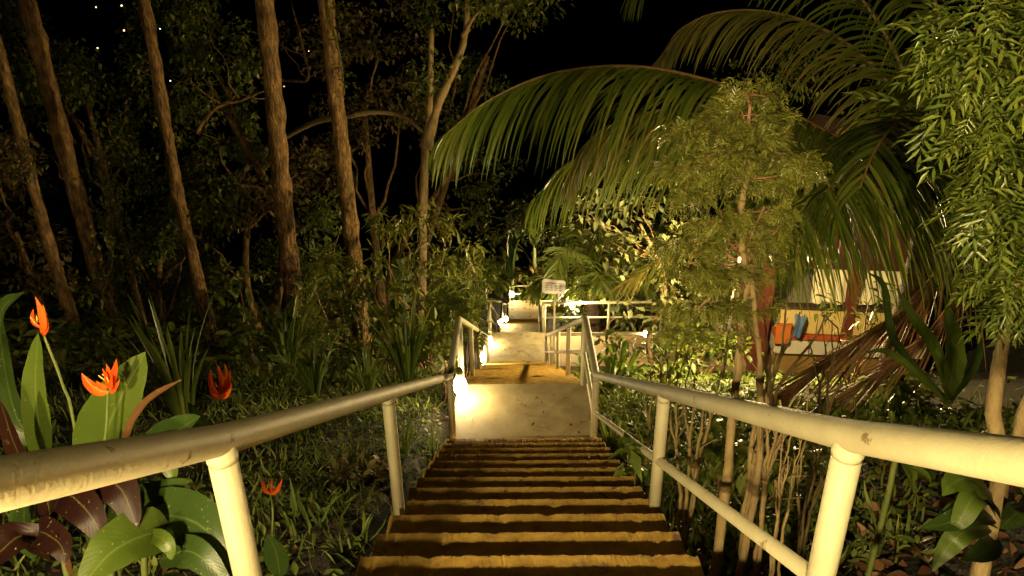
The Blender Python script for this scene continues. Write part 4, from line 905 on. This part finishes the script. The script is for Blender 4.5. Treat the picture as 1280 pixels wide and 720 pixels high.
leafy('thin seedling with small bright green leaves on the litter bank', gb(1090, 700, 1.55), [([(1125, 575, 1.6), (1140, 590, 1.6), (1142, 605, 1.6)], .035, None), ([(1125, 575, 1.6), (1155, 592, 1.6), (1165, 605, 1.6)], .025, None), ([(1125, 575, 1.6), (1140, 605, 1.6), (1143, 618, 1.6)], .02, None)], [[(1105, 640, 1.58), (1118, 580, 1.6), (1128, 560, 1.6)]])

# ------------------------------------------------------------------ heliconias at left
def bract(mb, b, d, up, l, w):
    sag = rng.uniform(.10, .2)*l; side_ = nrm(np.cross(d, fw)); s_ = 1 if np.dot(side_, UPV) < 0 else -1
    big_leaf(mb, [b, b+d*l*.35+side_*s_*sag*.8, b+d*l*.72+side_*s_*sag*.6, b+d*l], w*.8, up=np.cross(np.cross(d, up), d)+np.array([0, -.2, 0]), fold=1.0, n=11, shape='lance')
def helic(label, g, stalk, bracts, leaves, group=None):
    t = thing('flowering_plant', label, 'flower', g, 'plants with orange flowers by the left railing')
    mb = MB(); tube(mb, spline([g-[0, 0, .05]]+PP(stalk), 20), np.linspace(.0045, .003, 20), 8); mb.build('stalk', 'stem', t)
    fb = MB()
    for (b, e, w_) in bracts:
        b = P(*b); e = P(*e); d = e-b; l = np.linalg.norm(d); bract(fb, b, d/l, np.array([0, -.6, .5]), l, w_)
    fl = fb.build('flower', 'orange', t, keep_uv=True)
    yb = MB(); c0 = np.mean([.6*P(*q[0])+.4*P(*q[1]) for q in bracts], axis=0)
    for k in range(5): e = c0+rng.normal(0, 1, 3)*[.008, .008, .004]; tube(yb, [e, e+np.array([rng.normal(0, .006), -.004, .02])], [.003, .0012], 5)
    yb.build('floret', 'yellowpetal', fl)
    for (pts, w_, mt) in leaves:
        mb = MB(); big_leaf(mb, PP(pts), w_, up=(.1, -1, .35), fold=.25, n=16, shape='oblong', wave=.02); mb.build('leaf', mt, t, keep_uv=True)
    return t
Yh = 1.55
helic('flower plant with one upright orange bud at the far left', gb(95, 700, 1.6), [(95, 545, 1.6), (78, 480, 1.6), (55, 420, 1.6)],
      [((54, 420, 1.6), (44, 370, 1.6), .03), ((53, 416, 1.6), (54, 380, 1.59), .022), ((52, 410, 1.6), (42, 386, 1.6), .016)],
      [([(54, 590, 1.6), (50, 540, 1.58), (44, 480, 1.58), (48, 416, 1.58)], .072, 'bigleaf'), ([(50, 620, 1.5), (20, 560, 1.45), (0, 500, 1.42)], .05, 'redleaf')])
helic('flower plant with orange red split bracts before a large lit leaf', gb(135, 720, 1.5), [(133, 620, 1.5), (134, 520, 1.5), (135, 488, 1.5)],
      [((136, 492, 1.5), (102, 466, 1.5), .032), ((134, 484, 1.5), (120, 476, 1.49), .02), ((136, 480, 1.5), (146, 448, 1.5), .026), ((138, 478, 1.5), (133, 455, 1.5), .022), ((137, 486, 1.5), (140, 470, 1.48), .02), ((136, 490, 1.5), (112, 480, 1.49), .022), ((137, 490, 1.5), (150, 474, 1.5), .02), ((135, 484, 1.5), (128, 460, 1.49), .018)],
      [([(125, 600, 1.62), (130, 550, 1.6), (150, 500, 1.58), (182, 440, 1.6)], .15, 'bigleaf'), ([(150, 640, 1.5), (170, 575, 1.48), (205, 570, 1.45), (218, 604, 1.42)], .08, 'bigleaf')])
helic('flower plant with many pointed red orange bracts behind the left rail', gb(282, 640, 2.2), [(281, 560, 2.2), (277, 515, 2.2), (276, 498, 2.2)],
      [((276, 500, 2.2), (262, 482, 2.2), .022), ((276, 498, 2.2), (290, 478, 2.2), .022), ((276, 494, 2.2), (263, 462, 2.2), .026), ((277, 492, 2.2), (288, 462, 2.2), .026), ((276, 490, 2.2), (272, 456, 2.2), .03), ((277, 492, 2.2), (281, 454, 2.2), .028), ((276, 497, 2.2), (274, 474, 2.18), .03)],
      [([(300, 640, 2.2), (280, 590, 2.15), (255, 535, 2.1), (235, 502, 2.1)], .07, 'bigleaf')])
helic('flower plant with one small open orange flower on a thin stalk', gb(338, 730, 2.0), [(340, 690, 1.95), (341, 640, 1.95), (338, 618, 1.95)],
      [((338, 618, 1.95), (327, 597, 1.95), .018), ((338, 618, 1.95), (353, 597, 1.95), .018), ((338, 616, 1.95), (339, 598, 1.94), .016)],
      [([(350, 720, 1.9), (345, 690, 1.88), (335, 668, 1.85)], .08, 'bigdark')])
leafy('low plant with large glossy green leaves at the lower left', gb(170, 760, 1.35), [
    ([(215, 668, 1.3), (185, 668, 1.25), (140, 690, 1.18), (100, 735, 1.12)], .13, 'bigleaf'), ([(150, 668, 1.4), (200, 645, 1.35), (255, 660, 1.28), (298, 725, 1.22)], .13, 'bigdark'),
    ([(130, 690, 1.45), (150, 640, 1.45), (190, 622, 1.4), (240, 600, 1.4)], .09, 'bigdark'), ([(160, 600, 1.6), (200, 555, 1.6), (250, 520, 1.6)], .11, 'bigdark'),
    ([(120, 700, 1.45), (115, 640, 1.4), (125, 610, 1.4)], .07, 'bigleaf'), ([(200, 700, 1.3), (240, 690, 1.22), (290, 735, 1.18)], .07, 'bigdark'), ([(40, 700, 1.45), (30, 640, 1.45), (45, 600, 1.45)], .08, 'bigdark'), ([(60, 560, 1.9), (20, 520, 1.9), (0, 400, 1.9), (30, 365, 1.9)], .08, 'bigdark'),
    ([(180, 668, 1.3), (200, 672, 1.22), (212, 685, 1.2), (214, 700, 1.19)], .035, 'bigleaf')],
    [[(130, 690, 1.45), (160, 660, 1.4)], [(180, 700, 1.35), (215, 668, 1.3)]], up=(0, -.7, 1))
leafy('plant with drooping maroon leaves at the lower left corner', gb(85, 760, 1.35), [
    ([(90, 640, 1.4), (115, 600, 1.35), (150, 610, 1.3), (172, 662, 1.25)], .10, 'redleaf'), ([(60, 650, 1.4), (80, 618, 1.32), (110, 640, 1.25), (134, 684, 1.22)], .085, 'redleaf'),
    ([(60, 700, 1.35), (30, 670, 1.3), (0, 690, 1.25), (-30, 720, 1.2)], .09, 'redleaf'), ([(60, 690, 1.35), (50, 665, 1.3), (75, 680, 1.25), (82, 705, 1.22)], .07, 'redleaf'), ([(75, 700, 1.4), (62, 640, 1.38), (58, 600, 1.38)], .06, 'redleaf'),
    ([(190, 690, 1.45), (230, 675, 1.4), (265, 690, 1.35)], .05, 'redleaf'), ([(150, 600, 1.55), (160, 540, 1.55), (185, 500, 1.55), (228, 474, 1.55)], .026, 'dryleaf'), ([(90, 720, 1.3), (82, 690, 1.28), (70, 668, 1.26)], .03, 'dryleaf')],
    [[(80, 700, 1.38), (88, 640, 1.4)]], up=(0, -.7, 1))

# white blossoms by the branch railing
t = thing('white_flower_bush', 'bush with a few white blossoms behind the branch railing', 'shrub', gb(716, 400, 15.6))
lf = MB(); clump_leaves(lf, SI, P(718, 400, 15.6), [.35, .3, .3], 90, .16); lf.build('foliage', 'leafdark', t)
for (u, v) in ((711, 379), (718, 388), (700, 372), (722, 354)):
    mb = MB(); clump_leaves(mb, tmpl_simple(.6, .1), P(u, v, 15.3), [.05, .05, .07], 14, .09); mb.build('blossom', 'white_petal', t)

# ------------------------------------------------------------------ ground cover
BL = (np.array([(-.04, 0, 0), (.04, 0, 0), (.045, .4, .03), (-.045, .4, .03), (.03, .75, -.03), (-.03, .75, -.03), (.01, 1, -.22)]), [(0, 1, 2, 3), (3, 2, 4, 5), (5, 4, 6)])
LT = tmpl_leaf(.5, .35)
mb = MB(); n = 26000
x = -.72-rng.gamma(1.6, 1.3, n); y = rng.uniform(.8, 13, n); keep = (x > -8); x = x[keep]; y = y[keep]; n = len(x)
dens = noise2(x*1.3+3, y*1.3); keep = rng.random(n) < .55+.5*dens; x = x[keep]; y = y[keep]; n = len(x)
pos = np.stack([x, y, G(x, y)], 1); hgt = rng.uniform(.04, .15, n)*(1+.5*noise2(x*2, y*2))
d = nrm(np.stack([rng.normal(0, .5, n), rng.normal(0, .5, n), np.ones(n)], 1))
scatter(mb, BL, pos, d, rdir(n), hgt)
n = 7000; x = -.74-rng.gamma(1.5, 1.2, n); y = rng.uniform(.8, 13, n)
pos = np.stack([x, y, G(x, y)+rng.uniform(.01, .07, n)], 1); scatter(mb, SI, pos, nrm(rdir(n)*[1, 1, .3]+[0, 0, .15]), nrm(UPV+rdir(n)*.4), rng.uniform(.03, .075, n))
kind(mb.build('grass', 'grass'), 'stuff')
mb = MB(); n = 9000
x = .74+rng.gamma(1.7, .9, n); y = rng.uniform(2.4, 12.6, n); k = ~((y > 12.2) & (y < 15.2)); x = x[k]; y = y[k]; n = len(x)
pos = np.stack([x, y, G(x, y)+rng.uniform(.01, .12, n)], 1); scatter(mb, SI, pos, nrm(rdir(n)*[1, 1, .35]+[0, 0, .2]), nrm(UPV+rdir(n)*.4), np.clip(.03+.012*y, .03, .1)*rng.uniform(.6, 1.3, n))
n = 6000; x = .74+rng.gamma(1.5, .7, n); y = rng.uniform(2.4, 12, n); pos = np.stack([x, y, G(x, y)], 1)
d = nrm(np.stack([rng.normal(0, .45, n), rng.normal(0, .45, n), np.ones(n)], 1))
scatter(mb, BL, pos, d, rdir(n), rng.uniform(.08, .22, n))
kind(mb.build('weeds', 'grass'), 'stuff')
# forest floor growth further out
mb = MB(); n = 16000
x = -1.5-rng.gamma(2, 3.2, n); y = rng.uniform(7, 32, n); pos = np.stack([x, y, G(x, y)+rng.uniform(.02, .7, n)**1.3], 1)
scatter(mb, SI, pos, nrm(rdir(n)*[1, 1, .4]), nrm(UPV+rdir(n)*.5), rng.uniform(.10, .24, n))
n = 9000; x = 1.2+rng.gamma(2, 3, n); y = rng.uniform(16.5, 36, n); pos = np.stack([x, y, G(x, y)+rng.uniform(.02, .8, n)], 1)
scatter(mb, SI, pos, nrm(rdir(n)*[1, 1, .4]), nrm(UPV+rdir(n)*.5), rng.uniform(.14, .3, n))
kind(mb.build('undergrowth', 'leafdark'), 'stuff')
# litter: on the right bank and on the slabs
mb = MB(); n = 2600
x = rng.uniform(.85, 3.2, n); y = rng.uniform(.2, 3.4, n); pos = np.stack([x, y, G(x, y)+rng.uniform(.0, .05, n)], 1)
scatter(mb, LT, pos, nrm(rdir(n)*[1, 1, .5]), nrm(UPV+rdir(n)*.7), rng.uniform(.03, .10, n))
n = 900; x = -.75-rng.gamma(1.3, .8, n); y = rng.uniform(1, 9, n); pos = np.stack([x, y, G(x, y)+rng.uniform(.02, .06, n)], 1)
scatter(mb, LT, pos, nrm(rdir(n)*[1, 1, .4]), nrm(UPV+rdir(n)*.6), rng.uniform(.02, .06, n))
def on_slab(n, y0, y1, z, s, x0=-.6, x1=.6):
    x = rng.uniform(x0, x1, n)+cx((y0+y1)/2); y = rng.uniform(y0, y1, n)
    scatter(mb, LT, np.stack([x, y, np.full(n, z+.012)], 1), nrm(rdir(n)*[1, 1, .12]), nrm(UPV+rdir(n)*.35), s*rng.uniform(.5, 1.3, n))
on_slab(26, 5.2, 6.2, -3.87, .035, -.1, .6); on_slab(12, 5.2, 6.2, -3.87, .02); on_slab(40, 13.3, 14.7, -7.78, .05); on_slab(8, 20, 21.2, -10.88, .08); on_slab(26, 25.7, 27.5, -13, .14)
for k in range(9):
    yy = 5.13-.29*(k+1); on_slab(2, yy+.2, yy+.27, -3.87+.165*(k+1), .04)
for k in range(8):
    yy = 5.13-.29*(k+1); on_slab(1, yy+.19, yy+.26, -3.87+.165*(k+1), .06, .2, .5)
kind(mb.build('leaf_litter', 'litter'), 'stuff')
# ------------------------------------------------------------------ world and render settings
w = bpy.data.worlds.new('World'); S.world = w; w.use_nodes = True; nt = w.node_tree
bg = nt.nodes['Background']; sky = nt.nodes.new('ShaderNodeTexSky'); sky.sky_type = 'NISHITA'; sky.sun_disc = False
sky.sun_elevation = math.radians(-6); sky.sun_rotation = math.radians(200)
nt.links.new(sky.outputs[0], bg.inputs[0]); bg.inputs[1].default_value = .02
S.view_settings.view_transform = 'Standard'; S.view_settings.look = 'None'; S.view_settings.gamma = 1
S.view_settings.use_curve_mapping = False; S.view_settings.exposure = 1.5
cy = S.cycles; S.render.engine = 'CYCLES'
cy.use_denoising = True
try: cy.denoiser = 'OPENIMAGEDENOISE'
except Exception: pass
cy.max_bounces = 5; cy.diffuse_bounces = 3; cy.glossy_bounces = 2; cy.transmission_bounces = 3; cy.transparent_max_bounces = 4
cy.caustics_reflective = False; cy.caustics_refractive = False; cy.sample_clamp_indirect = 2.0; cy.use_light_tree = True
